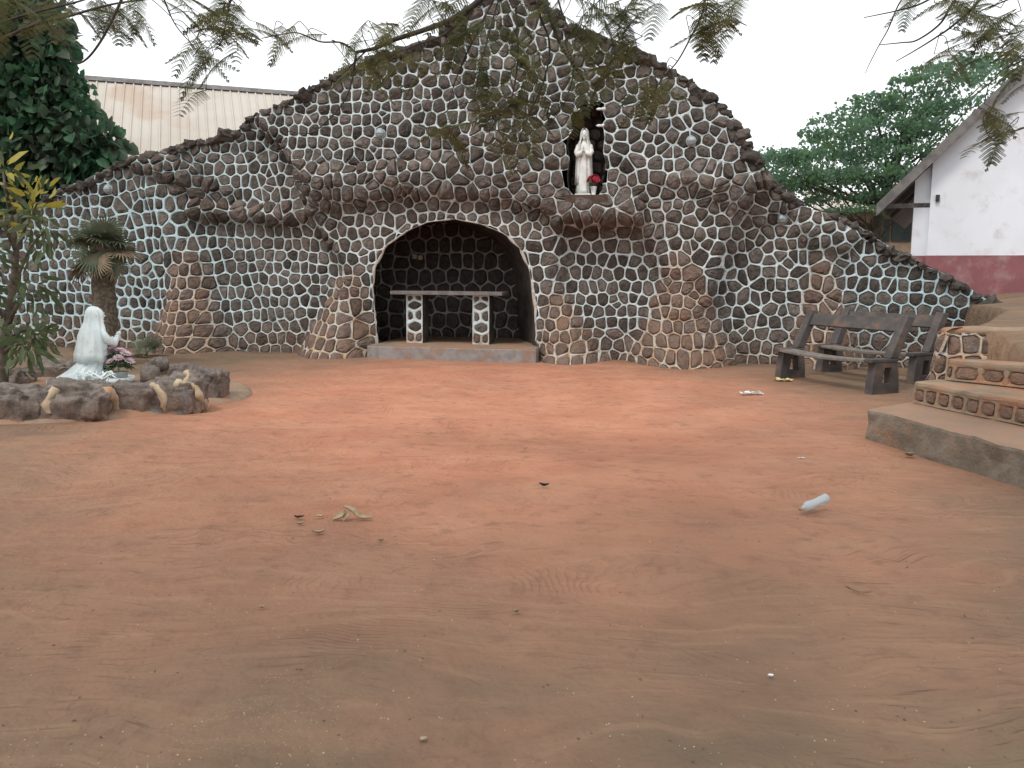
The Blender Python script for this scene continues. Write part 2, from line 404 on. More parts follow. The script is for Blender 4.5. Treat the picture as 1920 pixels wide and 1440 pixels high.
def cell_outline(poly):
    """vertices plus shared edge midpoints"""
    o = []; n = len(poly)
    for k in range(n):
        p, q = poly[k], poly[(k + 1) % n]; L = math.hypot(q[0]-p[0], q[1]-p[1])
        if L < 1e-5: continue
        o.append(p)
        if L > .05: o.append(((p[0]+q[0])/2, (p[1]+q[1])/2))
    return o
def inset(outl, poly, c, hw):
    n = len(poly); hp = []
    for k in range(n):
        p, q = poly[k], poly[(k + 1) % n]; ex, ey = q[0]-p[0], q[1]-p[1]; L = math.hypot(ex, ey)
        if L < 1e-5: continue
        hp.append((-ey / L, ex / L, p))              # inward normal for CCW
    pts = []
    for (x, y) in outl:
        dx, dy = x - c[0], y - c[1]; t = 1.0
        for (nx_, ny_, p) in hp:
            d0 = (c[0]-p[0])*nx_ + (c[1]-p[1])*ny_ - hw; dd = dx*nx_ + dy*ny_
            if dd < -1e-9: t = min(t, max(.25, d0 / -dd))
        pts.append((c[0] + dx*t, c[1] + dy*t))
    for _ in range(1):
        m = len(pts); pts = [((pts[k-1][0] + 4*pts[k][0] + pts[(k+1) % m][0]) / 6, (pts[k-1][1] + 4*pts[k][1] + pts[(k+1) % m][1]) / 6) for k in range(m)]
    return pts
def make_cell(poly, surf, hw, b, tint, fix=None, r=rng, ridge=.02, dfun=None):
    """returns mortar (verts, faces, cols) and stone (verts, faces, cols). surf(u,v,h)->world point"""
    if area(poly) < 0: poly = poly[::-1]
    outl = cell_outline(poly); c = (sum(p[0] for p in outl)/len(outl), sum(p[1] for p in outl)/len(outl))
    inn = inset(outl, poly, c, hw * r.uniform(.8, 1.25))
    if fix:
        f2 = [fix(p) for p in outl]
        if any(abs(p[0]-q[0]) + abs(p[1]-q[1]) > 1e-6 for p, q in zip(outl, f2)):
            outl = f2; c = (sum(p[0] for p in outl)/len(outl), sum(p[1] for p in outl)/len(outl))
            if abs(area(outl)) < .006: return None
            sc_ = max(.55, 1 - 2.2 * hw / math.sqrt(abs(area(outl)))); inn = [(c[0] + (p[0]-c[0])*sc_, c[1] + (p[1]-c[1])*sc_) for p in outl]
            m = len(inn); inn = [((inn[k-1][0] + 2*inn[k][0] + inn[(k+1) % m][0]) / 4, (inn[k-1][1] + 2*inn[k][1] + inn[(k+1) % m][1]) / 4) for k in range(m)]
            poly = outl
    n = len(outl); mv = []; mf = []; mc = []
    for (o, i_) in zip(outl, inn):
        m_ = (o[0]*.42 + i_[0]*.58, o[1]*.42 + i_[1]*.58)
        mv += [surf(o[0], o[1], ridge), surf(m_[0], m_[1], ridge * .8 + r.uniform(-.004, .004)), surf(i_[0], i_[1], -.012)]
        dd_ = tint[1] if dfun is None else dfun(o[0], o[1])
        mc += [(tint[0], dd_, tint[2], 1)]*3
    for k in range(n):
        k2 = (k + 1) % n
        mf += [(3*k, 3*k2, 3*k2+1, 3*k+1), (3*k+1, 3*k2+1, 3*k2+2, 3*k+2)]
    sv = []; sf = []
    tilt = (r.uniform(-.35, .35), r.uniform(-.3, .3)); sz = math.sqrt(abs(area(poly)))
    for (s, hh) in ((1.0, -.014), (.88, b * .62), (.52, b * .95)):
        for q in inn:
            x = c[0] + (q[0]-c[0]) * s; y = c[1] + (q[1]-c[1]) * s
            j = 0 if s == 1.0 else r.uniform(-.2, .2) * sz * .5
            hx = hh + (0 if s == 1.0 else (tilt[0]*(x-c[0]) + tilt[1]*(y-c[1])) * min(1, b / .06) + j * .5 * min(1, b/.05))
            sv.append(surf(x + j*.25, y - j*.2, hx))
    sv.append(surf(c[0], c[1], b * r.uniform(.85, 1.1)))
    for ring in range(2):
        for k in range(n):
            k2 = (k + 1) % n; sf.append((ring*n+k, ring*n+k2, (ring+1)*n+k2, (ring+1)*n+k))
    for k in range(n): sf.append((2*n+k, 2*n+(k+1) % n, 3*n))
    return (mv, mf, mc), (sv, sf, [(r.random(), tint[1]*r.uniform(.5, 1.05), 0, 1)]*len(sv)), c
def stone_obj(sv, sf, sc, parent, name='stone'):
    o0 = sum((Vector(p) for p in sv), Vector()) / len(sv); mb = MB(); mb.add([Vector(p) - o0 for p in sv], sf, sc)
    return link(name, mb.mesh(name, False), M['rock'], parent, o0)

# ------------------------------------------------------------------ the grotto wall
OUT_PX = [(-140,470),(-40,430),(60,398),(110,354),(160,338),(215,312),(250,298),(300,282),(350,266),(400,258),(448,240),(462,219),(500,203),(550,182),(600,152),(625,138),(660,122),(700,104),(740,92),(780,74),(815,64),(838,40),(862,22),(882,6),(905,-16),(950,-28),(1000,-14),(1030,8),(1052,34),(1076,48),(1110,56),(1150,70),(1190,90),(1215,104),(1265,130),(1300,155),(1340,185),(1374,212),(1392,255),(1412,286),(1438,326),(1463,356),(1500,380),(1520,395),(1560,405),(1600,420),(1640,445),(1690,475),(1740,499),(1790,524),(1830,549),(1858,568),(1876,590)]
def wing_w(x): return .28 if 480 < x < 1440 else 0.0
OUT = [Wl(x, y, wing_w(x)) for x, y in OUT_PX]
OUT = OUT + [(OUT[-1][0] + .05, -.3), (OUT[0][0], -.3)]
CAVE_PX = [(688,655),(690,600),(692,545),(700,502),(722,462),(760,432),(800,416),(850,410),(900,419),(945,438),(974,464),(990,500),(998,560),(1003,660)]
NICHE_PX = [(1068,367),(1062,330),(1066,296),(1059,262),(1072,240),(1068,222),(1082,206),(1086,188),(1096,178),(1112,180),(1120,192),(1128,206),(1124,226),(1134,248),(1130,282),(1137,312),(1129,340),(1132,367)]
CAVE = [Wl(x, y, .42 + .5*max(0, min(1, (y - 510)/130))) for x, y in CAVE_PX]; NICHE = [Wl(x, y, .45) for x, y in NICHE_PX]
CAVE[0] = (CAVE[0][0], -.3); CAVE[-1] = (CAVE[-1][0], -.3)
du = .04; ug = np.arange(-13, 11.2, du); vg = np.arange(-.5, 7.8, du); UU, VV = np.meshgrid(ug, vg)
def layer(pts, w, feather):
    return smoothstep(-feather * .2, feather, seg_sd(UU, VV, [Wl(x, y, w) for x, y in pts]))
L1 = [(452,222),(520,275),(545,335),(560,390),(596,450),(628,500),(650,700),(1045,710),(1052,560),(1060,470),(1062,432),(1190,425),(1212,470),(1235,520),(1250,600),(1325,600),(1348,560),(1374,470),(1402,400),(1450,335),(1440,285),(1400,210),(1285,110),(1130,20),(1000,-80),(880,-70),(690,70),(590,120),(490,170)]
WG = .36 * layer(L1, .36, .22)
def lump(pts, base, d, f): return d * layer(pts, base + d, f)
WG += .72 * lump([(548,302),(620,322),(700,304),(860,288),(1000,306),(1062,320),(1062,368),(1140,366),(1205,368),(1215,432),(1062,428),(1000,392),(880,378),(740,372),(640,388),(572,386)], .36, .26, .16)
WG += lump([(850,240),(960,235),(1062,250),(1062,330),(860,310)], .36, .12, .25)
WG += .7 * lump([(1236,318),(1330,316),(1450,322),(1505,372),(1450,420),(1390,400),(1300,350),(1236,348)], .36, .2, .16)
WG += lump([(470,205),(560,290),(640,320),(640,350),(560,330),(500,280)], .36, .14, .14)
WG += lump([(226,286),(300,275),(348,318),(335,350),(290,338),(236,322)], 0, .24, .16)
WG += lump([(330,372),(470,384),(562,384),(560,424),(460,418),(336,412)], 0, .22, .14)
WG += lump([(250,325),(330,345),(352,450),(392,655),(285,660),(300,480)], 0, .16, .2)
WG += lump([(1478,372),(1560,400),(1626,432),(1604,475),(1540,485),(1490,430)], 0, .2, .2)
WG += lump([(1290,400),(1372,440),(1352,560),(1320,600),(1262,600),(1240,500)], .36, .12, .15)
WG += .03 * np.sin(UU * 2.1 + 1.2 * np.sin(VV * 1.7)) * np.sin(VV * 2.7 + UU) + .02 * np.sin(UU * 4.7 + VV * 3.1)
WG -= .10 * np.clip(VV - 3.3, 0, 5)
BUT_PX = [  # apex x,y ; base left, base right, base y ; protrusion
    (336, 445, 252, 398, 668, .95), (655, 480, 528, 696, 676, 1.15), (1036, 530, 1000, 1134, 686, 1.15), (1280, 440, 1172, 1384, 692, 1.2), (1550, 455, 1478, 1626, 694, .9)]
BREG = []; BF = np.zeros_like(UU)
for (ax, ay, bl, br, by, P) in BUT_PX:
    ua, va = Wl(ax, ay, .4); ub0, vb = Wl(bl, by, P * .8); ub1, _ = Wl(br, by, P * .8)
    t = np.clip((va - VV) / (va + .02), 0, 1.05); cu = ua + (.5*(ub0+ub1) - ua) * t
    hw = 1.06*np.maximum(.13 + (.5*(ub1-ub0) - .13) * t ** 1.05, .05)
    x = np.abs(UU - cu) / hw
    prof = np.where(x < 1, np.clip(1 - x ** 2, 0, 1) ** .95, 0)
    cone = np.where(t > 0, (.16 + (P - .16) * t ** 1.7) * prof * smoothstep(0, .12, t), 0)
    reg = (cone > np.where(WG > .2, WG * .55, .08)) & (x < 1); BREG.append((reg, (0.5*(ub0+ub1), 0)))
    BF = np.maximum(BF, np.where(t > 0, smoothstep(1.12, .72, x) * smoothstep(0, .25, t), 0))
    WG = np.where(x < 1, np.maximum(WG, cone * (1 if P > .9 else 1) + WG * .25 * prof), WG)
k5 = np.array([1, 4, 6, 4, 1]) / 16.0
for _ in range(2):
    WG = np.apply_along_axis(lambda m: np.convolve(np.pad(m, 2, 'edge'), k5, 'valid'), 0, WG)
    WG = np.apply_along_axis(lambda m: np.convolve(np.pad(m, 2, 'edge'), k5, 'valid'), 1, WG)
GV, GU = np.gradient(WG, du)
DG = .03 + .75*np.clip((.75 - VV)/.7, 0, 1) + .32*np.clip(-GV*1.3 - .12, 0, 1)
DG = np.minimum(DG, .8); DG = np.maximum(DG, np.where((VV > 1.9) & (VV < 3.2) & (np.abs(UU) < 5), .2, 0))
DG = np.maximum(DG, BF * (.8 + .3*np.clip(1.3 - VV, 0, 1)))
def samp(A, u, v):
    x = min(max((u - ug[0]) / du, 0), len(ug) - 1.001); y = min(max((v - vg[0]) / du, 0), len(vg) - 1.001)
    i, j = int(x), int(y); fx, fy = x - i, y - j
    return (A[j, i]*(1-fx) + A[j, i+1]*fx)*(1-fy) + (A[j+1, i]*(1-fx) + A[j+1, i+1]*fx)*fy
def wall_surf(u, v, h):
    w = samp(WG, u, v); gu = samp(GU, u, v); gv = samp(GV, u, v)
    n = (WN - WU * gu - Vector((0, 0, gv))).normalized()
    return WP(u, v, w) + n * h
def in_poly(p, poly):
    ins = False; n = len(poly)
    for i in range(n):
        x1, y1 = poly[i]; x2, y2 = poly[(i+1) % n]
        if (y1 > p[1]) != (y2 > p[1]) and p[0] < (x2-x1)*(p[1]-y1)/(y2-y1) + x1: ins = not ins
    return ins
def nearest(p, poly, skip_bottom=False):
    best = None; bd = 1e9; n = len(poly)
    for i in range(n):
        x1, y1 = poly[i]; x2, y2 = poly[(i+1) % n]; ex, ey = x2-x1, y2-y1
        t = min(1, max(0, ((p[0]-x1)*ex + (p[1]-y1)*ey)/(ex*ex+ey*ey+1e-12))); q = (x1+t*ex, y1+t*ey)
        d = (q[0]-p[0])**2 + (q[1]-p[1])**2
        if d < bd: bd = d; best = q
    return best, math.sqrt(bd)
def wall_fix(p):
    if not in_poly(p, OUT): p = nearest(p, OUT)[0]
    for op in (CAVE, NICHE):
        if in_poly(p, op): p = nearest(p, op[:])[0]
    return p
seeds = row_seeds(-12.2, 10.6, -.22, 7.4, .226, .206, .034, .16, 3)
LEDGE = [Wl(x, y, .6) for x, y in [(545,296),(700,298),(860,240),(1062,245),(1062,368),(1215,365),(1215,432),(1062,428),(880,384),(640,392),(572,392)]]
LEDGE2 = [Wl(x, y, .5) for x, y in [(1236,312),(1450,320),(1510,372),(1450,420),(1290,352)]]
LEDGE3 = [Wl(x, y, .2) for x, y in [(226,280),(340,300),(470,380),(566,380),(560,428),(336,415),(300,345),(236,326)]]
LEDGE4 = [Wl(x, y, .36) for x, y in [(455,215),(560,290),(640,330),(620,480),(560,400),(530,300)]]
def rough_zone(p): return any(in_poly(p, L_) for L_ in (LEDGE, LEDGE2, LEDGE3, LEDGE4))
def jig(u, v):
    a = .085 if rough_zone((u, v)) else (.07 if (u > -1.2 and v > 3.0) or (u > .9 and v > 1.7) else .03)
    return (u + rng.uniform(-a, a), v + rng.uniform(-a, a))
seeds = [jig(u, v) for u, v in seeds if rng.random() > (.10 if rough_zone((u, v)) else .03)]
seeds += [(u + rng.choice((-.12, .12)), v + rng.choice((-.11, .11))) for u, v in seeds if rng.random() < .035]
seeds = [s for s in seeds if in_poly((s[0], max(s[1], -.25)), [(x, y + .0) for x, y in OUT]) or nearest(s, OUT)[1] < .3]
polys = voronoi(seeds)
wall_thing = empty('grotto', WP(0, 0, 0), -TH, 'brown volcanic stone grotto mountain with white mortar lines and arched cave', 'grotto')
bpy.context.view_layer.update(); IW = wall_thing.matrix_world.inverted()
def to_local(o, parent): o.matrix_parent_inverse = parent.matrix_world.inverted()
mort = {k: MB() for k in range(-1, len(BUT_PX))}; stones = []
for (u, v), poly in zip(seeds, polys):
    if len(poly) < 3: continue
    if not in_poly((u, v), OUT) and nearest((u, v), OUT)[1] > .04: continue
    if (in_poly((u, v), CAVE) and nearest((u, v), CAVE)[1] > .2) or (in_poly((u, v), NICHE) and nearest((u, v), NICHE)[1] > .045): continue
    w = samp(WG, u, v); gv = samp(GV, u, v); gu = samp(GU, u, v)
    led = rough_zone((u, v))
    reg = -1
    for k, (rm, _) in enumerate(BREG):
        j = int((v - vg[0]) / du); i = int((u - ug[0]) / du)
        if 0 <= j < rm.shape[0] and 0 <= i < rm.shape[1] and rm[j, i]: reg = k
    top = v > 3.6
    blue = max(0, min(1, (abs(u - .3) - 4.2) / 2.6)) * .7 if reg < 0 else 0
    wingL = u < -6.3 and not led and v < 2.8 and reg < 0
    dust = float(samp(DG, u, v))
    if led: dust = max(dust, .2)
    dust = min(1.15, dust * rng.uniform(.75, 1.15))
    hw = (.022 if wingL else (.010 if led else .0145)) * rng.uniform(.8, 1.2)
    b = rng.uniform(.04, .115) if led else (rng.uniform(.035, .075) if top or (u > .9 and v > 2.0) else rng.uniform(.02, .045))
    if reg >= 0: b = rng.uniform(.03, .06)
    res = make_cell(poly, wall_surf, hw, b, (rng.random(), dust, blue, 1), wall_fix, ridge=.012 if led else .022, dfun=lambda a, b_, k_=(dust / (float(samp(DG, u, v)) + 1e-6)): float(samp(DG, a, b_)) * min(k_, 2.0))
    if res is None: continue
    mo, stn, c = res
    mort[reg].add(*mo); stones.append((abs(area(poly)) * (1.25 if reg >= 0 else 1), stn, reg))
core = MB()
n_ = len(OUT) - 2; outl = OUT[:n_]
fr = [WP(u, v, samp(WG, u, v) + .01) for u, v in outl]; b1 = [WP(u, v - .02, -.45) for u, v in outl]; b2 = [WP(u * .99, max(v - .35, -.3), -1.9) for u, v in outl]
vb = [WP(u, -.3, -1.9) for u, v in outl]
core.add(fr + b1 + b2 + vb, [(r_*n_+k, r_*n_+k+1, (r_+1)*n_+k+1, (r_+1)*n_+k) for r_ in range(3) for k in range(n_-1)])
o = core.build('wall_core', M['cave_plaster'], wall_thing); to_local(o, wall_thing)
parts = {-1: wall_thing}
o = mort[-1].build('mortar', M['mortar'], wall_thing); to_local(o, wall_thing)
for k in range(len(BUT_PX)):
    o = mort[k].build('buttress', M['mortar'], wall_thing); to_local(o, wall_thing); parts[k] = o
bpy.context.view_layer.update()
stones.sort(key=lambda s: -s[0]); rest = MB(); nst = 0
for k, (a_, (sv, sf, sc), reg) in enumerate(stones):
    if k < 300:
        o = stone_obj(sv, sf, sc, parts[reg]); to_local(o, parts[reg])
    else: rest.add(sv, sf, sc)
print('wall stones', len(stones))
# capstones along the silhouette
def rock_mesh(name, seed, sub=2, amp=.28, tint=True, freq=1.3):
    bm = bmesh.new(); bmesh.ops.create_icosphere(bm, subdivisions=sub, radius=1)
    for v in bm.verts:
        p = v.co.copy(); q = Vector([math.copysign(abs(c) ** .75, c) for c in p])
        d = 1 + amp * noise.noise(p * freq + Vector((seed * 7.1, seed * 3.3, seed))) + amp * .5 * noise.noise(p * freq * 2.6 + Vector((seed, 1, 2)))
        v.co = q * d
    me = bpy.data.meshes.new(name); bm.to_mesh(me); bm.free()
    if tint:
        at = me.attributes.new('tint', 'FLOAT_COLOR', 'POINT'); at.data.foreach_set('color', np.tile(np.array([(seed * .37) % .6, .0, 0, 1], np.float32), len(me.vertices)))
    return me
caps = [rock_mesh('capstone', s, 2, .5, True, 1.7) for s in range(8)]
for c_ in caps: c_.materials.append(M['rock'])
acc = 0; step = .19; r2 = random.Random(5)
for k in range(len(outl) - 1):
    (u0, v0), (u1, v1) = outl[k], outl[k+1]; L = math.hypot(u1-u0, v1-v0); t = acc
    while t < L:
        f = t / L; u = u0 + (u1-u0)*f; v = v0 + (v1-v0)*f; s = r2.choice((.06, .075, .09, .10, .12)) * r2.uniform(.9, 1.1)
        if v > .5:
            for dw in (.04, -.22):
                o = link('capstone', r2.choice(caps), None, wall_thing, WP(u + r2.uniform(-.03, .03), v - .07 + r2.uniform(-.03, .04), samp(WG, u, v) + dw), (r2.uniform(-.4, .4), r2.uniform(-.4, .4), r2.uniform(0, 6)), (s * r2.uniform(1.0, 1.7), s * 1.1, s * r2.uniform(.6, .95))); to_local(o, wall_thing)
                if dw < 0: break
        t += r2.uniform(.85, 1.2) * step
    acc = t - L
# cave lining: tunnel + back wall of stones
CB = -1.8
tun = MB(); cu0 = sum(p[0] for p in CAVE) / len(CAVE)
def resample(P, n):
    Ls = [0]
    for a_, b_ in zip(P, P[1:]): Ls.append(Ls[-1] + math.hypot(b_[0]-a_[0], b_[1]-a_[1]))
    out = []
    for i in range(n):
        s = Ls[-1] * i / (n - 1); k = 0
        while k < len(P) - 2 and Ls[k+1] < s: k += 1
        f = (s - Ls[k]) / (Ls[k+1] - Ls[k] + 1e-9); out.append((P[k][0] + (P[k+1][0]-P[k][0])*f, P[k][1] + (P[k+1][1]-P[k][1])*f))
    return out
def tunnel(P, back, nseg, n, amp, grow=0.0, skew=0.0):
    P = resample(P, n); mb = MB(); cx = sum(p[0] for p in P)/n; cz = sum(p[1] for p in P)/n; vs_ = []
    for s in range(nseg + 1):
        f = s / nseg
        for (u, v) in P:
            w0 = samp(WG, u, v) + .015; w = w0 + (back - w0) * f
            k = 1 + grow * min(1, f * 3); jj_ = amp * noise.noise(Vector((u * 3, v * 3, w * 3))) if 0 < s else 0
            vs_.append(WP(cx + (u-cx)*k + jj_ - skew*(w0 - w), cz + (v-cz)*k + jj_ if v > 0 else v, w))
    mb.add(vs_, [(s*n+k, s*n+k+1, (s+1)*n+k+1, (s+1)*n+k) for s in range(nseg) for k in range(n-1)]); return mb
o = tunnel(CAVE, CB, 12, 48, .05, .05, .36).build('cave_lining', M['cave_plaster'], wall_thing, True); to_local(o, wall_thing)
cuv = [Wl(x, y, CB) for x, y in [(660,380),(1030,380)]]
cs = row_seeds(cuv[0][0] - .6, cuv[1][0] + .5, 0, 3.4, .30, .29, .05, .15, 21)
cm = MB(); cst = MB()
cave_surf = lambda u, v, h: WP(u, v, CB + .02 + h)
for (u, v), poly in zip(cs, voronoi(cs)):
    if len(poly) < 3 or v > 3.0: continue
    mo, stn, c = make_cell(poly, cave_surf, .014, rng.uniform(.03, .07), (.5, .12, .25, 1)); cm.add(*mo); cst.add(stn[0], stn[1], [(.05*rng.random(), .05, 0, 1)]*len(stn[0]))  # stones given the darkest tone to paint in the cave's shade
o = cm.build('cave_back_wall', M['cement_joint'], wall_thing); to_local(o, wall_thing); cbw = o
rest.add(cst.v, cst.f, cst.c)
rim = [wall_surf(u, v, .0) for u, v in resample(CAVE, 90)]
mb = MB(); mb.tube(rim, [max(.006, .02 + .035*noise.noise(p*3.5)) for p in rim], 8); mb.v = [tuple(Vector(p) + WN*.04*noise.noise(Vector(p)*9) + WU*.03*noise.noise(Vector(p)*7)) for p in mb.v]
mb.uc = True; mb.c = [(.5, .7, .1, 1) for p in mb.v]; o = mb.build('arch_rim', M['mortar'], wall_thing, True); to_local(o, wall_thing)
# niche lining
NB = -.45; vz_ = NICHE[0][1]
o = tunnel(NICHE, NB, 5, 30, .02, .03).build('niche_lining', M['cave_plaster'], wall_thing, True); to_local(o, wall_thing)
nsd = row_seeds(NICHE[1][0] - .25, NICHE[-3][0] + .3, 2.6, 5.2, .2, .19, .03, .08, 31); nm = MB()
nu0, nu1 = min(p[0] for p in NICHE) - .12, max(p[0] for p in NICHE) + .12; nv0, nv1 = vz_ - .1, max(p[1] for p in NICHE) + .12
for (u, v), poly in zip(nsd, voronoi(nsd)):
    for q_ in ((nu0, 0, -1, 0), (nu1, 0, 1, 0), (0, nv0, 0, -1), (0, nv1, 0, 1)):
        if len(poly) >= 3: poly = clip(poly, *q_)
    if len(poly) < 3 or abs(area(poly)) < .002: continue
    mo, stn, c = make_cell(poly, lambda u, v, h: WP(u, v, NB + .01 + h), .01, rng.uniform(.03, .06), (.5, .5, 0, 1)); nm.add(mo[0], mo[1], mo[2]); rest.add(*stn)
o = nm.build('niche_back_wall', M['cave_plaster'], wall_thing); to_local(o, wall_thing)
sill = MB(); ua, ub = NICHE[0][0] - .06, NICHE[-1][0] + .06; vz = NICHE[0][1]
sill.add([WP(ua, vz, NB), WP(ub, vz, NB), WP(ub, vz, .62), WP(ua, vz, .62), WP(ua, vz - .25, NB), WP(ub, vz - .25, NB), WP(ub, vz - .25, .5), WP(ua, vz - .25, .5)], [(0,1,2,3),(7,6,5,4),(3,2,6,7),(0,3,7,4),(2,1,5,6)])
o = sill.build('niche_sill', M['sill_cement'], wall_thing); to_local(o, wall_thing)
o = rest.build('field_stones', M['rock'], wall_thing); o['kind'] = 'stuff'; to_local(o, wall_thing)

# ------------------------------------------------------------------ altar platform and table
def wall_box(mb, u0, u1, v0, v1, w0, w1):
    mb.add([WP(u0,v0,w1),WP(u1,v0,w1),WP(u1,v0,w0),WP(u0,v0,w0),WP(u0,v1,w1),WP(u1,v1,w1),WP(u1,v1,w0),WP(u0,v1,w0)], [(3,2,1,0),(4,5,6,7),(0,1,5,4),(1,2,6,5),(2,3,7,6),(3,0,4,7)])
PW = .86
pu0 = Wl(688, 660, PW)[0]; pu1 = Wl(1005, 668, PW)[0]; PZ = .235
pl = empty('altar_platform', WP((pu0+pu1)/2, 0, PW), 0, 'low grey speckled plaster platform at the mouth of the cave', 'platform')
mb = MB(); wall_box(mb, pu0, pu1, -.1, PZ - .012, CB + .1, PW); o = mb.build('base', M['plaster_step'], None, bevel=.015); o.parent = pl; o.matrix_parent_inverse = Matrix.Translation(-pl.location)
mb = MB(); wall_box(mb, pu0 + .01, pu1 - .01, PZ - .012, PZ, CB + .1, PW - .012); o = mb.build('floor_screed', M['dirt_concrete'], None); o.parent = pl; o.matrix_parent_inverse = Matrix.Translation(-pl.location)
TW = -.12
tu0, tv0 = Wl(742, 543, TW); tu1, tv1 = Wl(948, 549, TW); tz = .5*(tv0+tv1)
tb = empty('altar_table', WP((tu0+tu1)/2, PZ, TW), -TH, 'long stone altar table on two mortared stone legs in the cave', 'table'); bpy.context.view_layer.update()
mb = MB(); wall_box(mb, tu0, tu1, tz - .065, tz, TW - .35, TW + .35); o = mb.build('tabletop', M['table_slab'], tb, bevel=.008); to_local(o, tb)
for lx in (783, 906):
    uc = Wl(lx, 600, TW)[0]; hw = .155; z0, z1 = PZ, tz - .067
    rr = random.Random(lx)
    rows = [(uc - .09, z0 + .09), (uc + .1, z0 + .07), (uc, z0 + .3), (uc - .1, z0 + .5), (uc + .09, z0 + .53), (uc, z0 + .69), (uc - .11, z0 + .86), (uc + .08, z0 + .88)]
    ghost = [(uc - .5, z0 + .3), (uc + .5, z0 + .3), (uc - .5, z0 + .7), (uc + .5, z0 + .7)]
    vp = voronoi(rows + ghost)[:len(rows)]
    leg = None; lm = MB(); body = MB()
    wall_box(body, uc - hw, uc + hw, z0, z1, TW - .2, TW + .2 - .02)
    leg = body.build('leg', M['cave_plaster'], tb); to_local(leg, tb); bpy.context.view_layer.update()
    allm = MB()
    for poly in vp:
        for (mx, my, dx, dy) in ((uc - hw, 0, -1, 0), (uc + hw, 0, 1, 0), (0, z0, 0, -1), (0, z1, 0, 1)): poly = clip(poly, mx, my, dx, dy)
        if len(poly) < 3: continue
        mo, stn, c = make_cell(poly, lambda u, v, h: WP(u, v, TW + .19 + h), .03, .03, (.5, .12 if poly[0][1] > .6 else .75, .15, 1), None, rr, .022)
        allm.add(*mo); so_ = stone_obj(*stn, leg); to_local(so_, leg)
    mo_ = allm.build('mortar', M['mortar'], leg); to_local(mo_, leg)

# ------------------------------------------------------------------ round bulkhead lamps and sockets
for (x, y, lab) in [(714, 251, 'round glass bulkhead lamp on the upper left of the grotto above the cave'), (1297, 265, 'round glass bulkhead lamp high on the grotto right of the niche'), (1468, 409, 'round glass bulkhead lamp on the low right shoulder of the grotto'), (198, 354, 'round glass bulkhead lamp on the left wing near the leafy tree')]:
    u, v = Wl(x, y, .35 if 480 < x < 1430 else .12); p = wall_surf(u, v, .03)
    L = empty('wall_lamp', p, -TH, lab, 'lamp', 'round lamps on the grotto'); L.rotation_euler = (R(90), 0, -TH)
    rg = lambda r_, z_: [Vector((r_*math.cos(a), r_*math.sin(a), z_)) for a in [2*math.pi*k/20 for k in range(20)]]
    mb = MB(); mb.rings([rg(.095, -.05), rg(.095, .02), rg(.085, .03)]); mb.build('housing', M['pot_grey'], L, True)
    mb = MB(); mb.rings([rg(.082, .028), rg(.075, .055), rg(.05, .078), rg(.02, .088)]); mb.build('glass_dome', M['lamp_glass'], L, True)
    mb = MB(); mb.tube([(-.085, 0, .035), (-.05, 0, .085), (0, 0, .097), (.05, 0, .085), (.085, 0, .035)], .006, 6); mb.build('guard_bar', M['pot_grey'], L, True)
for (x, y, lab) in [(777.5, 481, 'left one of two cream wall sockets on the dark cave back wall'), (788.5, 483, 'right one of two cream wall sockets on the dark cave back wall')]:
    u, v = Wl(x, y, CB + .1)
    S = empty('wall_socket', WP(u, v, CB + .085), -TH, lab, 'socket'); S.rotation_euler = (R(90), 0, -TH)
    mb = MB(); mb.box((0, 0, .02), (.088, .088, .05)); mb.build('plate', M['socket'], S, bevel=.006)
    for sx in (-.018, .018):
        mb = MB(); mb.box((sx, 0, .047), (.012, .014, .006)); mb.build('pin_hole', M['dark_metal'], S)

# ------------------------------------------------------------------ statues
def loft(mb, prof, n=48, fold=0, nf=9, ph=0.0, sq=1.0, cap=True):
    """prof rows: z, cx, cy, rx, ry, foldamp"""
    rings = []
    for (z, cx, cy, rx, ry, fa) in prof:
        ring = []
        for k in range(n):
            a = 2*math.pi*k/n
            f = 1 + fa * (.6*math.sin(nf*a + ph + 2.0*math.sin(a*2 + z*3)) + .4*math.sin((nf*1.7)*a + z*5 + ph*2))
            ring.append(Vector((cx + rx*f*math.cos(a), cy + ry*f*math.sin(a), z)))
        rings.append(ring)
    mb.rings(rings, cap, cap)
def sphere(mb, c, r, n=14, m=9, rot=None):
    rings = []
    for i in range(m + 1):
        t = math.pi * (i + .15) / (m + .3) ; zz = -math.cos(t); rr = math.sin(t); ring = []
        for k in range(n):
            a = 2*math.pi*k/n; p = Vector((r[0]*rr*math.cos(a), r[1]*rr*math.sin(a), r[2]*zz))
            if rot is not None: p = rot @ p
            ring.append(p + Vector(c))
        rings.append(ring)
    mb.rings(rings)
def head_mesh(mb, c, s):
    """head facing -Y at scale s (head height)"""
    sphere(mb, c, (.36*s, .43*s, .5*s), 20, 14)
    c = Vector(c)
    mb.tube([c + Vector((0, -.40*s, .08*s)), c + Vector((0, -.50*s, -.06*s)), c + Vector((0, -.42*s, -.11*s))], [.035*s, .06*s, .05*s], 8)
    mb.tube([c + Vector((-.1*s, -.385*s, -.22*s)), c + Vector((0, -.425*s, -.215*s)), c + Vector((.1*s, -.385*s, -.22*s))], [.018*s, .032*s, .018*s], 6)
    for sx in (-1, 1):
        sphere(mb, c + Vector((sx*.14*s, -.36*s, .06*s)), (.065*s, .04*s, .04*s), 8, 5)
        mb.tube([c + Vector((sx*.05*s, -.405*s, .14*s)), c + Vector((sx*.15*s, -.395*s, .165*s)), c + Vector((sx*.25*s, -.33*s, .13*s))], [.02*s, .026*s, .015*s], 6)
    sphere(mb, c + Vector((0, -.34*s, -.38*s)), (.13*s, .1*s, .1*s), 10, 6)
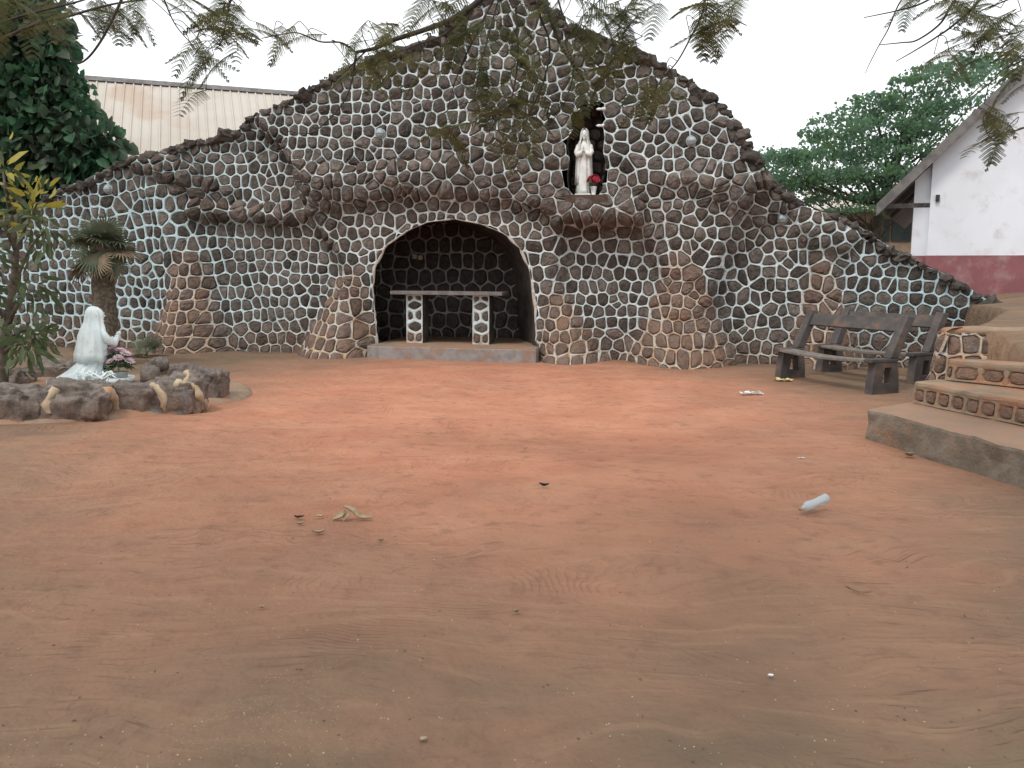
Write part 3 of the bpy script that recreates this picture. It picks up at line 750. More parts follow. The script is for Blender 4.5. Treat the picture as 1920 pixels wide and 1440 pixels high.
def praying_hands(mb, c, s, fwd=Vector((0, -1, 0))):
    """two hands palm to palm, fingers up-forward; s = hand length"""
    c = Vector(c); side = Vector((-fwd.y, fwd.x, 0)); up = (Vector((0, 0, 1)) * .85 + fwd * .5).normalized(); f2 = up.cross(side).normalized()
    for sg in (-1, 1):
        off = side * (sg * .09 * s)
        mb.tube([c + off, c + off + up * .25*s, c + off + up * .5*s], [.13*s, .17*s, .15*s], 8)
        for k, (o_, ln) in enumerate(((-.13, .38), (-.045, .47), (.045, .44), (.13, .34))):
            b_ = c + off + up * .48*s + f2 * (o_ * s)
            mb.tube([b_, b_ + up * ln * .5*s - side*sg*.01*s, b_ + up * ln * s - side * sg * .05 * s], [.05*s, .045*s, .03*s], 6)
        b_ = c + off + up * .18*s - f2 * (.14*s)
        mb.tube([b_, b_ + up * .2*s - f2 * .09*s, b_ + up * .36*s - f2*.08*s - side*sg*.03*s], [.055*s, .05*s, .035*s], 6)
# standing Mary in the niche (height about 1.15 m), facing the yard
su, sv_ = Wl(1094, 366, .15)
mary = empty('niche_statue', WP(su, vz, .15), -TH, 'white statue of a veiled woman praying, standing in the dark niche', 'statue'); mary.scale = (.84, .9, 1.0)
mb = MB(); mb.box((0, 0, .025), (.34, .3, .05)); mb.build('base_slab', M['statue_niche'], mary, bevel=.01)
mb = MB(); loft(mb, [(.05,0,0,.155,.135,.10),(.12,0,0,.15,.13,.12),(.3,0,0,.14,.115,.12),(.5,0,0,.13,.105,.10),(.66,0,0,.118,.095,.07),(.78,0,0,.125,.10,.05),(.88,0,0,.115,.09,.03),(.94,0,0,.06,.06,0),(.98,0,0,.045,.045,0)], 56, nf=8)
mb.build('robe', M['statue_niche'], mary, True)
mb = MB(); head_mesh(mb, (0, -.02, 1.06), .175); mb.build('head', M['statue_niche'], mary, True)
# veil: open at the front, from crown to ankles
def veil(rows, n, a0, a1, thick, name, parent, mat, fa=.05):
    mb = MB(); outer = []; inner = []
    for (z, cx, cy, rx, ry) in rows:
        for lst, d in ((outer, 0), (inner, -thick)):
            lst.append([Vector((cx + (rx+d)*(1+fa*math.sin(11*a + z*6))*math.cos(a), cy + (ry+d)*(1+fa*math.sin(11*a + z*6))*math.sin(a), z + .012*math.sin(5*a))) for a in [a0 + (a1-a0)*k/(n-1) for k in range(n)]])
    m = len(rows); vs_ = [q for r_ in outer for q in r_] + [q for r_ in inner for q in r_]; o_ = m*n; fs = []
    for i in range(m-1):
        for k in range(n-1):
            fs.append((i*n+k, i*n+k+1, (i+1)*n+k+1, (i+1)*n+k)); fs.append((o_+i*n+k, o_+(i+1)*n+k, o_+(i+1)*n+k+1, o_+i*n+k+1))
        fs.append((i*n, (i+1)*n, o_+(i+1)*n, o_+i*n)); fs.append((i*n+n-1, o_+i*n+n-1, o_+(i+1)*n+n-1, (i+1)*n+n-1))
    for k in range(n-1):
        fs.append((k, o_+k, o_+k+1, k+1)); e = (m-1)*n; fs.append((e+k, e+k+1, o_+e+k+1, o_+e+k))
    mb.add(vs_, fs); return mb.build(name, mat, parent, True)
veil([(.22,0,.01,.185,.155),(.4,0,.01,.18,.15),(.6,0,.01,.168,.135),(.78,0,.01,.165,.13),(.9,0,.01,.14,.115),(.98,0,.01,.098,.105),(1.06,0,.0,.092,.105),(1.12,0,0,.08,.09),(1.16,0,.01,.05,.055),(1.172,0,.01,.015,.02)], 40, R(-58), R(238), .012, 'veil', mary, M['statue_niche'])
mb = MB()
for sg in (-1, 1): mb.tube([(sg*.125, .0, .88), (sg*.16, -.05, .76), (sg*.13, -.11, .7), (sg*.035, -.15, .76)], [.045, .05, .048, .035], 10)
mb.build('sleeves', M['statue_niche'], mary, True)
mb = MB(); praying_hands(mb, (0, -.15, .745), .13); mb.build('hands', M['statue_niche'], mary, True)
# red flower pot beside her
fu, fv = Wl(1113, 362, .3)
fp = empty('red_flower_vase', WP(fu, vz, .3), 0, 'dome of red flowers in a white vase at the feet of the niche statue', 'flower vase')
mb = MB(); loft(mb, [(0,0,0,.05,.05,0),(.015,0,0,.05,.05,0),(.03,0,0,.035,.035,0),(.12,0,0,.048,.048,0),(.17,0,0,.06,.06,0)], 18); mb.build('vase', M['pot_white'], fp, True)
rr = random.Random(4)
def flower(mb, c, n, r_, axis_, layers=2):
    c = Vector(c); q = Vector(axis_).to_track_quat('Z', 'Y')
    for l in range(layers):
        for k in range(n):
            a = 2*math.pi*(k + .5*l)/n; rad = r_*(1 - .35*l); up = .25 + .5*l
            d = Vector((math.cos(a), math.sin(a), 0)); s_ = Vector((-math.sin(a), math.cos(a), 0))
            w_ = rad * 1.6 / n * 1.25
            pts = [c + q @ (d*rad*.12), c + q @ (d*rad*.6 + s_*w_ + Vector((0,0,rad*up*.6))), c + q @ (d*rad + Vector((0,0,rad*up*.75))), c + q @ (d*rad*.6 - s_*w_ + Vector((0,0,rad*up*.6)))]
            mb.add(pts, [(0,1,2,3)])
for k in range(26):
    a = rr.uniform(0, 6.28); e = rr.uniform(.1, 1.5); d = Vector((math.cos(a)*math.cos(e), math.sin(a)*math.cos(e), math.sin(e)))
    mb = MB(); flower(mb, Vector((0, 0, .25)) + Vector((d.x*.105, d.y*.105, d.z*.10)), 7, .05, d, 3); mb.build('flower', M['red_petal'], fp)
mb = MB()
for k in range(40):
    a = rr.uniform(0, 6.28); d = Vector((math.cos(a), math.sin(a), rr.uniform(-.1, .5))).normalized(); s_ = d.cross(Vector((0,0,1))).normalized()*.02; p = Vector((0,0,.19))
    mb.add([p + d*.02, p + d*.08 + s_, p + d*.13 + Vector((0,0,.0)), p + d*.08 - s_], [(0,1,2,3)])
mb.build('foliage', M['palm_dead'], fp)
# light fittings in the niche crown
for (x, y, lab) in [(1104, 191, 'small white bulb fitting at the top of the niche'), (1084, 207, 'small white bulb fitting on the left side of the niche'), (1128, 205, 'small white bulb fitting on the right side of the niche'), (1128, 236, 'lower white bulb fitting on the right side of the niche')]:
    u, v = Wl(x, y, .3); dirn = (0.98 - (x - 1060) / 90) if y > 195 else 0
    B = empty('bulb_fitting', WP(u, v, .33), -TH, lab, 'lamp', 'bulb fittings in the niche')
    ax = Vector((1 if x < 1100 else -1, 0, 0)) if y > 195 else Vector((0, 0, -1))
    mb = MB(); mb.tube([-ax*.07, -ax*.02, Vector()], [.03, .028, .022], 10); mb.build('holder', M['pot_white'], B, True)
    mb = MB(); mb.tube([Vector(), ax*.03, ax*.06, ax*.09], [.018, .024, .022, .006], 10); mb.build('bulb', M['paper'], B, True)

# ------------------------------------------------------------------ stairs, retaining wall
stair = empty('staircase', (4.2, 7.5, 0), 0, 'dusty three-step staircase with a concrete bottom step at the right edge', 'stairs')
def step_block(front, back, z0, z1, mat, name, bev=.03):
    """front polyline (plan), back polyline reversed, with wavy top edge"""
    mb = MB(); P = []
    def dens(pl):
        o_ = []
        for a_, b_ in zip(pl, pl[1:]):
            n = max(2, int(math.dist(a_, b_) / .14))
            o_ += [(a_[0] + (b_[0]-a_[0])*k/n, a_[1] + (b_[1]-a_[1])*k/n) for k in range(n)]
        return o_ + [pl[-1]]
    ring = dens(front) + dens(back); n = len(ring)
    lay = []
    for (z, inn) in ((z0 - .2, 0), (z0 + .03, .0), (.5*(z0+z1), .004), (z1 - .03, .006), (z1 - .007, .014), (z1, .035)):
        lay.append([Vector((x + inn + .035*noise.noise(Vector((x*3, y*3, z*5))) + .012*noise.noise(Vector((x*11, y*11, z*9))), y - inn*.3, z + (.022*noise.noise(Vector((x*3, y*3, 9))) if z > z0 + .05 else 0))) for x, y in ring])
    mb.rings(lay, False, False); top = lay[-1]; c = sum(top, Vector())/n; b = len(mb.v)
    mb.add(top, [tuple(range(n))])
    o_ = mb.build(name, mat, stair); o_.matrix_parent_inverse = Matrix.Translation(-stair.location); return o_
F1 = [(3.36, 8.30), (3.34, 8.22), (3.50, 7.4), (3.69, 6.4), (4.2, 3.5)]; F2 = [(4.0, 8.74), (3.98, 8.66), (4.13, 8.05), (4.29, 7.43), (4.95, 4.5)]; F3 = [(4.40, 8.92), (4.37, 8.82), (4.58, 8.55), (4.83, 8.15), (5.15, 6.8), (5.5, 4.5)]
s1 = step_block(F1, [(5.4, 3.5), (5.4, 8.85), (4.1, 8.85)], 0, .28, M['concrete'], 'bottom_step')
s2 = step_block(F2, [(5.5, 4.5), (5.5, 9.0), (4.4, 9.0)], .0, .49, M['dirt_concrete'], 'middle_step')
s3 = step_block(F3, [(5.9, 4.5), (5.9, 9.05), (4.7, 9.05)], .0, .70, M['dirt_concrete'], 'top_step')
bpy.context.view_layer.update()
def path_surf(path, z0, batter):
    Ls = [0]
    for a_, b_ in zip(path, path[1:]): Ls.append(Ls[-1] + math.dist(a_, b_))
    def f(u, v, h):
        u_ = min(max(u, 0), Ls[-1] - 1e-6); k = 0
        while k < len(path) - 2 and Ls[k+1] < u_: k += 1
        t = (u_ - Ls[k]) / (Ls[k+1] - Ls[k]); x = path[k][0] + (path[k+1][0]-path[k][0])*t; y = path[k][1] + (path[k+1][1]-path[k][1])*t
        # smoothed normal
        def nrm(i):
            i = min(max(i, 0), len(path)-2); dx, dy = path[i+1][0]-path[i][0], path[i+1][1]-path[i][1]; l = math.hypot(dx, dy); return Vector((dy/l, -dx/l, 0))
        n = nrm(k) * (1 - abs(t - .5)) + (nrm(k-1) * max(0, .5 - t) + nrm(k+1) * max(0, t - .5)); n.normalize(); n = -n
        p = Vector((x, y, z0 + v)) - n * (batter * v) + n * h; return p
    return f, Ls[-1]
def masonry(path, z0, h, batter, pitch, wm, seed, parent, dust, hw=.026, b=(.025, .05), blue=0, mname='mortar', base_h=0, flip=False, mmat='mortar'):
    sf_, L = path_surf(path, z0, batter); sd = row_seeds(-.1, L + .1, pitch * .3, h + pitch, pitch, wm, .02, .03, seed); mm = MB(); r_ = random.Random(seed)
    for (u, v), poly in zip(sd, voronoi(sd)):
        if len(poly) < 3: continue
        for (mx, my, dx, dy) in ((0, 0, -1, 0), (L, 0, 1, 0), (0, 0, 0, -1), (0, h, 0, 1)):
            poly = clip(poly, mx, my, dx, dy)
            if len(poly) < 3: break
        if len(poly) < 3 or abs(area(poly)) < .004: continue
        mo, stn, c = make_cell(poly, sf_, hw, r_.uniform(*b), (r_.random(), dust * r_.uniform(.8, 1.1), blue, 1), None, r_, .018)
        mm.add(*mo); o_ = stone_obj(*stn, parent); to_local(o_, parent)
    o_ = mm.build(mname, M[mmat], parent); to_local(o_, parent); return sf_, L
off = lambda P, d: [(x - d, y + d*.1) for x, y in P]
masonry(off(F2[1:], .03)[::-1], .29, .155, .1, .30, .175, 41, s2, 1.9, .02, (.012, .03), mmat='dirt_concrete')
masonry(off(F3[1:], .03)[::-1], .50, .155, .1, .30, .21, 42, s3, 1.9, .02, (.012, .03), mmat='dirt_concrete')
RW = [(6.62, 12.3), (5.45, 10.55), (4.75, 9.65), (4.42, 9.22), (4.36, 9.02), (4.50, 8.90), (4.85, 8.84), (5.4, 8.80), (6.3, 8.8)]
rwl = empty('retaining_wall', (4.6, 9.2, 0), 0, 'low curved stone retaining wall behind the stairs, holding the dirt bank', 'wall'); bpy.context.view_layer.update()
RWp = [(x - .27, y - .1) for x, y in RW]
sfr, Lr = masonry(RWp[::-1], 0, .97, .3, .2, .17, 43, rwl, 1.0, .013, (.02, .045), .1)
cop = MB(); cr = []
nn = 60
for i in range(nn):
    u = Lr * i / (nn - 1); e = sfr(u, .955, 0); e2 = e + (Vector((6.4, 10.0, e.z)) - e).normalized() * .22
    jz = .02*noise.noise(Vector((u*3, 1, 4)))
    if e.y > 9.2: continue
    cr.append([e + Vector((0,0,-.02)), sfr(u, .955, .025) + Vector((0,0,.015 + jz)), e*.7 + e2*.3 + Vector((0,0,.05 + jz)), e2 + Vector((0,0,.06 + jz)), e2 + Vector((0,0,-.1))])
cop.add([p for r_ in cr for p in r_], [(i*5+k, (i+1)*5+k, (i+1)*5+k+1, i*5+k+1) for i in range(len(cr)-1) for k in range(3)])
o = cop.build('dirt_coping', M['dirt_concrete'], rwl, True); to_local(o, rwl)

# ------------------------------------------------------------------ benches
def bench(pl, pr, lab):
    """pl, pr: plan positions of the far and near leg centres; backrest on the right"""
    pl = Vector((pl[0], pl[1], 0)); pr = Vector((pr[0], pr[1], 0)); ax = (pr - pl); L = ax.length; ax.normalize()
    B = empty('bench', (pl + pr) / 2, math.atan2(ax.y, ax.x), lab, 'bench', 'dark benches beside the grotto')
    # local: x along the bench (far -> near), y toward the backrest (right of the yard)
    for sx in (-1, 1):
        x = sx * L / 2; t = .13
        prof_o = [(-.26, 0), (.20, 0), (.17, .42), (.40, .98), (.28, 1.0), (.07, .46), (-.28, .46), (-.28, .40), (-.22, .38)]
        hole = [(-.10, .12), (.07, .12), (.05, .34), (-.06, .34)]
        # leg slab: two side posts, foot rail, seat rail, leaning back post
        mb = MB()
        def prism(P):
            n = len(P); vs_ = [Vector((x - t/2, a, b)) for a, b in P] + [Vector((x + t/2, a, b)) for a, b in P]
            mb.add(vs_, [tuple(range(n-1, -1, -1)), tuple(range(n, 2*n))] + [(k, (k+1) % n, n+(k+1) % n, n+k) for k in range(n)])
        prism([(-.26, -.03), (.20, -.03), (.195, .12), (-.25, .12)])
        prism([(-.25, .12), (-.10, .12), (-.06, .34), (-.22, .34)])
        prism([(.07, .12), (.195, .12), (.17, .34), (.05, .34)])
        prism([(-.22, .34), (.17, .34), (.16, .40), (-.22, .40)])
        o_ = mb.build('leg', M['bench_paint'], B)
        mb = MB(); prism([(-.30, .40), (.16, .402), (.17, .455), (-.30, .455)]); mb.build('seat_bearer', M['bench_paint'], B, bevel=.012)
        mb = MB(); prism([(.02, .456), (.17, .456), (.42, 1.0), (.29, 1.02)]); mb.build('back_post', M['bench_paint'], B, bevel=.012)
    for k, yy in enumerate((-.23, -.07)):
        mb = MB(); n = 9
        vs_ = []; 
        for i in range(n):
            x = -L/2 + .065 + (L - .13) * i/(n-1); sag = -.03 * math.sin(math.pi*i/(n-1))
            for (a, b) in ((-.07, 0), (.07, 0), (.07, .035), (-.07, .035)): vs_.append((x, yy + a, .405 + b + sag))
        mb.add(vs_, [(i*4+k_, i*4+(k_+1) % 4, (i+1)*4+(k_+1) % 4, (i+1)*4+k_) for i in range(n-1) for k_ in range(4)] + [(3,2,1,0), tuple((n-1)*4+q for q in range(4))])
        mb.build('seat_plank', M['bench_wood'], B, bevel=.005)
    mb = MB(); rot = Matrix.Rotation(R(-25), 3, 'X'); mb.box((0, .285, .88), (L - .135, .045, .19), rot); mb.build('backrest_plank', M['bench_paint'], B, bevel=.008)
    return B
g = lambda x, y: tuple(G(x, y))[:2]
bench(g(1484, 708), g(1656, 736), 'dark bench closer to the camera, in front of the other bench')
bench(g(1556, 697), g(1728, 719), 'dark bench farther back, partly hidden behind the closer bench')

# ------------------------------------------------------------------ boulder ring with kneeling statue
def draped(mb, path, w, t, n=8):
    mb.tube(path, w, n)
RC = Vector((-5.15, 10.55, 0)); RR = 1.62
ring = empty('boulder_ring', RC, 0, 'ring of large dark boulders joined by cream mortar around the kneeling statue', 'boulder ring'); bpy.context.view_layer.update()
mb = MB(); prof = [(.36, -.05), (.33, .02), (.2, .07), (.05, .07), (-.3, .09), (-1.7, .10)]; nr = 72; rings_ = []
for k in range(nr):
    a = 2*math.pi*k/nr; rr_ = RR + .10*noise.noise(Vector((math.cos(a)*2, math.sin(a)*2, 5)))
    rings_.append([RC + Vector((math.cos(a)*max(rr_+d, .0), math.sin(a)*max(rr_+d, .0), z + (.025*noise.noise(Vector((math.cos(a)*6, math.sin(a)*6, d*4))) if z > 0 else 0))) for d, z in prof])
np_ = len(prof)
mb.add([p for r_ in rings_ for p in r_], [(k*np_+j, ((k+1) % nr)*np_+j, ((k+1) % nr)*np_+j+1, k*np_+j+1) for k in range(nr) for j in range(np_-1)])
o = mb.build('earth_footing', M['dirt_concrete'], ring, True); to_local(o, ring)
def boulder(seed, c, size, rz=0, parent=ring, name='boulder', sub=5):
    bm = bmesh.new(); bmesh.ops.create_icosphere(bm, subdivisions=sub, radius=1)
    for v in bm.verts:
        p = v.co.copy(); q = Vector([math.copysign(abs(x) ** .62, x) for x in p])
        s = Vector((seed*3.7, seed*1.9, seed*.7))
        d = 1 + .26*noise.noise(p*1.2 + s) + .2*noise.noise(p*2.4 + s) + .09*noise.noise(p*5 + s) + .05*noise.noise(p*11 + s) + .03*noise.noise(p*23 + s)
        v.co = Vector((q.x*d*size[0]/2, q.y*d*size[1]/2, q.z*d*size[2]/2))
    me = bpy.data.meshes.new(name); bm.to_mesh(me); bm.free(); me.polygons.foreach_set('use_smooth', [True]*len(me.polygons))
    o_ = link(name, me, M['boulder_rock'], parent, c, (0, 0, rz))
    if parent is not None: to_local(o_, parent)
    return o_
BOB = []
BX = [  # photo extents: left, right, top, bottom of each boulder, depth/width
    (-45, 92, 722, 788, .8), (84, 212, 716, 786, .75), (212, 314, 716, 774, .8), (302, 388, 704, 772, .9), (350, 422, 690, 752, 1.0),
    (322, 368, 682, 716, .8), (55, 148, 676, 714, .7), (-30, 62, 690, 728, .8), (150, 205, 680, 700, .8), (278, 314, 678, 700, .9)]
for i, (x0, x1, y0, y1, dp) in enumerate(BX):
    p = G((x0+x1)/2, y1, .03); wd = (x1-x0) * p.y / FPX; dep = wd*dp; yc = p.y + dep*.42; zt = D((x0+x1)/2, y0, yc - dep*.1).z
    BOB.append(boulder(i + 2, (D((x0+x1)/2, y1, yc).x, yc, (zt - .12)/2), (wd * 1.04, dep, zt + .12), 0))
from mathutils.bvhtree import BVHTree
bv, bf = [], []
for o in BOB:
    b_ = len(bv); bv += [o.matrix_basis @ v.co for v in o.data.vertices]; bf += [tuple(i + b_ for i in p.vertices) for p in o.data.polygons]
BVH = BVHTree.FromPolygons(bv, bf)
for (pts, w_) in [([(95, 776), (92, 756), (100, 738), (106, 728)], .055), ([(214, 776), (215, 756), (210, 742), (192, 737)], .065), ([(308, 772), (308, 748), (298, 732), (284, 723)], .06), ([(384, 768), (378, 748), (364, 726), (330, 718)], .05), ([(345, 722), (352, 708), (350, 696)], .03), ([(62, 712), (50, 704), (30, 696)], .03), ([(124, 702), (136, 706), (146, 710)], .035)]:
    mb = MB(); P = []; prev = None
    for (x, y) in pts:
        hit = BVH.ray_cast(CAM, ray(x, y).normalized(), 20)[0]
        if hit is None: hit = G(x, y, .08) if prev is None else D(x, y, prev.y + .05)
        if prev is not None and abs(hit.y - prev.y) > .35: hit = D(x, y, prev.y + .08)
        P.append(hit + ray(x, y).normalized() * .03); prev = hit
    P = curve_pts(P, 5); mb.tube(P, [w_ * .85 * (1 + .5*noise.noise(p*9)) for p in P], 12); mb.v = [tuple(Vector(p) + Vector((1, .5, .6))*.03*noise.noise(Vector(p)*14)) for p in mb.v]; o = mb.build('mortar_seam', M['cream_mortar'], ring, True); to_local(o, ring)
for i, (x, y, w_, lab) in enumerate([(229, 740, 30, 'small loose dark stone on the front boulders below the pink flowers'), (282, 716, 34, 'loose dark stone lying right of the pink flowers'), (297, 697, 32, 'rounded dark stone at the back of the boulder ring'), (137, 728, 14, 'tiny dark stone against the front of the statue slab')]):
    p = G(x, y, .14); s = p.y / FPX * w_
    o = boulder(20 + i, (p.x, p.y, .14 + s*.42), (s, s*.9, s*.95), .5*i, None, 'loose_stone', 3); setp(o, lab, 'stone', 'loose stones on the boulder ring')
# kneeling figure, facing right and away
kp = G(182, 716, .12)
KN = empty('kneeling_statue', (kp.x, kp.y, .12), R(138), 'white statue of a kneeling veiled woman inside the boulder ring', 'statue')   # local -Y is forward
mb = MB()
loft(mb, [(0,0,.06,.40,.52,.02),(.05,0,.06,.40,.52,.02),(.055,0,.06,.37,.49,.02)], 40, nf=5); mb.build('base_slab', M['statue_white'], KN, True)
mb = MB(); loft(mb, [(.05,0,.16,.19,.30,.08),(.09,0,.17,.185,.29,.11),(.15,0,.13,.165,.22,.13),(.24,0,.07,.15,.16,.11),(.36,0,.03,.135,.135,.07),(.48,0,.0,.125,.115,.05),(.58,0,-.01,.13,.105,.04),(.68,0,-.01,.125,.095,.03),(.72,0,-.01,.07,.07,0),(.76,0,-.02,.05,.05,0)], 56, nf=10)
mb.build('robe', M['statue_white'], KN, True)
mb = MB(); head_mesh(mb, (0, -.04, .835), .19); mb.build('head', M['statue_white'], KN, True)
veil([(.27,0,.06,.215,.185),(.36,0,.055,.212,.185),(.48,0,.04,.205,.17),(.6,0,.03,.19,.155),(.68,0,.015,.165,.14),(.75,0,.0,.112,.118),(.83,0,-.01,.1,.115),(.89,0,-.01,.09,.10),(.93,0,.0,.055,.06),(.942,0,.0,.012,.015)], 44, R(-45), R(225), .014, 'veil', KN, M['statue_white'], .065)
mb = MB()
for sg in (-1, 1): mb.tube([(sg*.12, -.01, .66), (sg*.165, -.07, .54), (sg*.13, -.17, .48), (sg*.04, -.25, .53)], [.05, .056, .052, .036], 12)
mb.build('sleeves', M['statue_white'], KN, True)
mb = MB(); praying_hands(mb, (0, -.25, .515), .14); mb.build('hands', M['statue_white'], KN, True)
mb = MB()   # folded hem band of the robe
loft(mb, [(.262,0,.05,.19,.17,.03),(.275,0,.05,.195,.175,.03),(.288,0,.05,.19,.17,.03)], 44, nf=9); mb.build('hem_band', M['statue_white'], KN, True)
# heap of white cord at the foot of the statue
rr = random.Random(12); mb = MB()
for k in range(11):
    c = Vector((rr.uniform(-.12, .16), rr.uniform(-.08, .08), 0)); ra = rr.uniform(.05, .13); P = []; a0 = rr.uniform(0, 6.28); rz_ = rr.uniform(.03, .11)
    for i in range(15):
        a = a0 + i*.42; P.append(c + Vector((math.cos(a)*ra*(1+.2*math.sin(a*2.3)), math.sin(a)*ra*.6, rz_ + .03*math.sin(a*3 + k))))
    mb.tube(P, .009, 6)
cp = G(190, 714, .17); o = mb.build('cord_heap', M['statue_white'], None, True, (cp.x, cp.y - .12, .17)); setp(o, 'tangled heap of white cord at the foot of the kneeling statue', 'cord')
# pink bouquet
bp = G(231, 714, .12)
BQ = empty('bouquet', (bp.x, bp.y - .1, .12), 0, 'bouquet of pale pink flowers with green leaves beside the kneeling statue', 'bouquet')
mb = MB(); loft(mb, [(0,0,0,.085,.085,0),(.10,0,0,.10,.10,0),(.13,0,0,.11,.11,0)], 20); mb.build('pot', M['pot_grey'], BQ, True)
mb = MB()
for k in range(220):
    a = rr.uniform(0, 6.28); e = rr.uniform(-.35, 1.3); d = Vector((math.cos(a)*math.cos(e), math.sin(a)*math.cos(e), math.sin(e))); p = Vector((0, 0, .21)) + Vector((d.x*.12, d.y*.12, d.z*.10))*rr.uniform(.5, 1.2)
    s_ = d.cross(Vector((rr.uniform(-1,1), rr.uniform(-1,1), 1))).normalized()*rr.uniform(.014, .024); l = rr.uniform(.05, .085); dd = (d + Vector((0, 0, -.3))).normalized()
    mb.add([p, p + d*l*.5 + s_, p + dd*l, p + d*l*.5 - s_], [(0,1,2),(0,2,3)])
mb.build('foliage', M['leaf_bouquet'], BQ)
for (dx, dy, dz, r_) in [(-.07,-.06,.42,.085),(.03,-.03,.40,.08),(.11,-.05,.36,.085),(.15,-.06,.27,.085),(.05,-.12,.31,.075),(-.12,-.08,.33,.075),(-.05,-.13,.27,.06),(.0,.06,.40,.08),(.12,.06,.33,.08),(-.1,.06,.36,.07)]:
    mb = MB(); d = Vector((dx*2, dy*2.5, .5)); flower(mb, (dx, dy, dz), 13, r_, d, 4); mb.build('flower', M['pink_petal'], BQ)

# ------------------------------------------------------------------ foliage helpers
def leaf_cloud(pts, dirs, size, shape, jit=.35, nrg_=None, droop=.3):
    """one kite/heart leaf per point; returns V, F(tri)"""
    g_ = nrg_ or nrg; n = len(pts); P = np.asarray(pts); Dv = np.asarray(dirs) + g_.normal(0, jit, (n, 3)); Dv[:, 2] -= droop; Dv /= np.linalg.norm(Dv, axis=1)[:, None] + 1e-9
    rv = g_.normal(0, 1, (n, 3)); rv[:, 2] *= .3; S = np.cross(Dv, rv); S /= np.linalg.norm(S, axis=1)[:, None] + 1e-9; N = np.cross(S, Dv)
    L = size * g_.uniform(.45, 1.4, n); shp = np.array(shape)      # rows: along, side, up
    V = P[:, None, :] + (shp[None, :, 0, None]*Dv[:, None, :] + shp[None, :, 1, None]*S[:, None, :] + shp[None, :, 2, None]*N[:, None, :]) * L[:, None, None]
    return V.reshape(-1, 3), n, len(shape)
HEART = [(0, 0, 0), (.18, .42, .10), (.6, .34, .06), (1.0, 0, -.08), (.6, -.34, .06), (.18, -.42, .10)]; HEART_F = [(0, 3, 1), (1, 3, 2), (0, 5, 3), (5, 4, 3)]
KITE = [(0, 0, 0), (.45, .2, .05), (1, 0, -.06), (.45, -.2, .05)]; KITE_F = [(0, 2, 1), (0, 3, 2)]
def cloud_mesh(name, pts, dirs, size, shape, F, jit=.35, droop=.3, seed=3):
    V, n, k = leaf_cloud(pts, dirs, size, shape, jit, np.random.default_rng(seed), droop)
    FF = (np.arange(n)[:, None, None]*k + np.array(F)[None]).reshape(-1, 3); return np_mesh(name, V, FF)
# ------------------------------------------------------------------ fan palm
def fan_leaf(seed, nb=26, L=.5):
    r_ = random.Random(seed); mb = MB()
    for k in range(nb):
        a = R(-128 + 256 * k/(nb-1)); l = L * (1 - .28*abs(a)/2.3) * r_.uniform(.88, 1.08)
        d = Vector((math.cos(a), math.sin(a), 0)); s = Vector((-math.sin(a), math.cos(a), 0)); w_ = .017
        dr = r_.uniform(.1, .3)
        P = [Vector(), d*l*.4 + Vector((0,0,-.02*dr)), d*l*.75 + Vector((0,0,-.12*dr*l/.5)), d*l + Vector((0,0,-.42*dr*l/.5))]
        mb.add([P[0], P[1]+s*w_ + Vector((0,0,.006)), P[1]-s*w_, P[2]+s*w_*.8, P[2]-s*w_*.8, P[3]], [(0,2,1),(1,2,4,3),(3,4,5)])
    return mb.mesh('fan_leaf')
fans = [fan_leaf(s) for s in range(3)]
fans_d = [m.copy() for m in fans]
for m in fans: m.materials.append(M['leaf_palm'])
for m in fans_d: m.materials.append(M['palm_dead'])
def palm(loc, h, crown, n, lab, r0=.17, scale=1.0, seed=1):
    r_ = random.Random(seed); T = empty('fan_palm', loc, 0, lab, 'palm')
    if h > .3:
        mb = MB(); P = [(0, 0, -.1 + (h+.1)*i/16) for i in range(17)]; mb.tube(P, [r0*(1.12 - .3*i/16) * (1 + .06*(i % 2)) for i in range(17)], 16); mb.build('trunk', M['palm_bark'], T, True)
    for k in range(n):
        f = k / n; el = R(r_.uniform(5, 80) if f < .5 else r_.uniform(-40, 20)); az = k*2.4 + r_.uniform(-.2, .2); pl_ = crown*r_.uniform(.45, .62)
        d = Vector((math.cos(az)*math.cos(el), math.sin(az)*math.cos(el), math.sin(el))); base = Vector((0, 0, h - .05 - .12*f*min(1, h)))
        tip = base + d*pl_ + Vector((0, 0, -.05))
        mb = MB(); mb.tube([base, base*.5 + tip*.5 + Vector((0,0,.03)), tip], [.014, .01, .007], 6); st_ = mb.build('petiole', M['leaf_palm'], T)
        me = r_.choice(fans_d if f > .72 and h > .3 else fans)
        dd = (d + Vector((0, 0, -.35))).normalized(); q = dd.to_track_quat('X', 'Z') @ Euler((r_.uniform(-.6, .6), r_.uniform(-.1, .5), 0)).to_quaternion()
        o_ = link('fan_leaf', me, None, T, tip, q.to_euler(), (scale*crown/.62*r_.uniform(.8, 1.1),)*3)
pp = Vector((-6.52, 14.2, 0))
palm(pp, 1.97, .52, 28, 'short fan palm with a thick trunk behind the kneeling statue', .185, 1.0, 3)
q1 = G(160, 672); palm((q1.x + .1, q1.y, .0), .1, .5, 9, 'small fan palm seedling left of the kneeling statue near the wall', scale=.9, seed=5)
q1 = G(275, 668); palm((q1.x, q1.y, .0), .08, .42, 7, 'small grey fan palm seedling to the right of the palm trunk', scale=.9, seed=6)
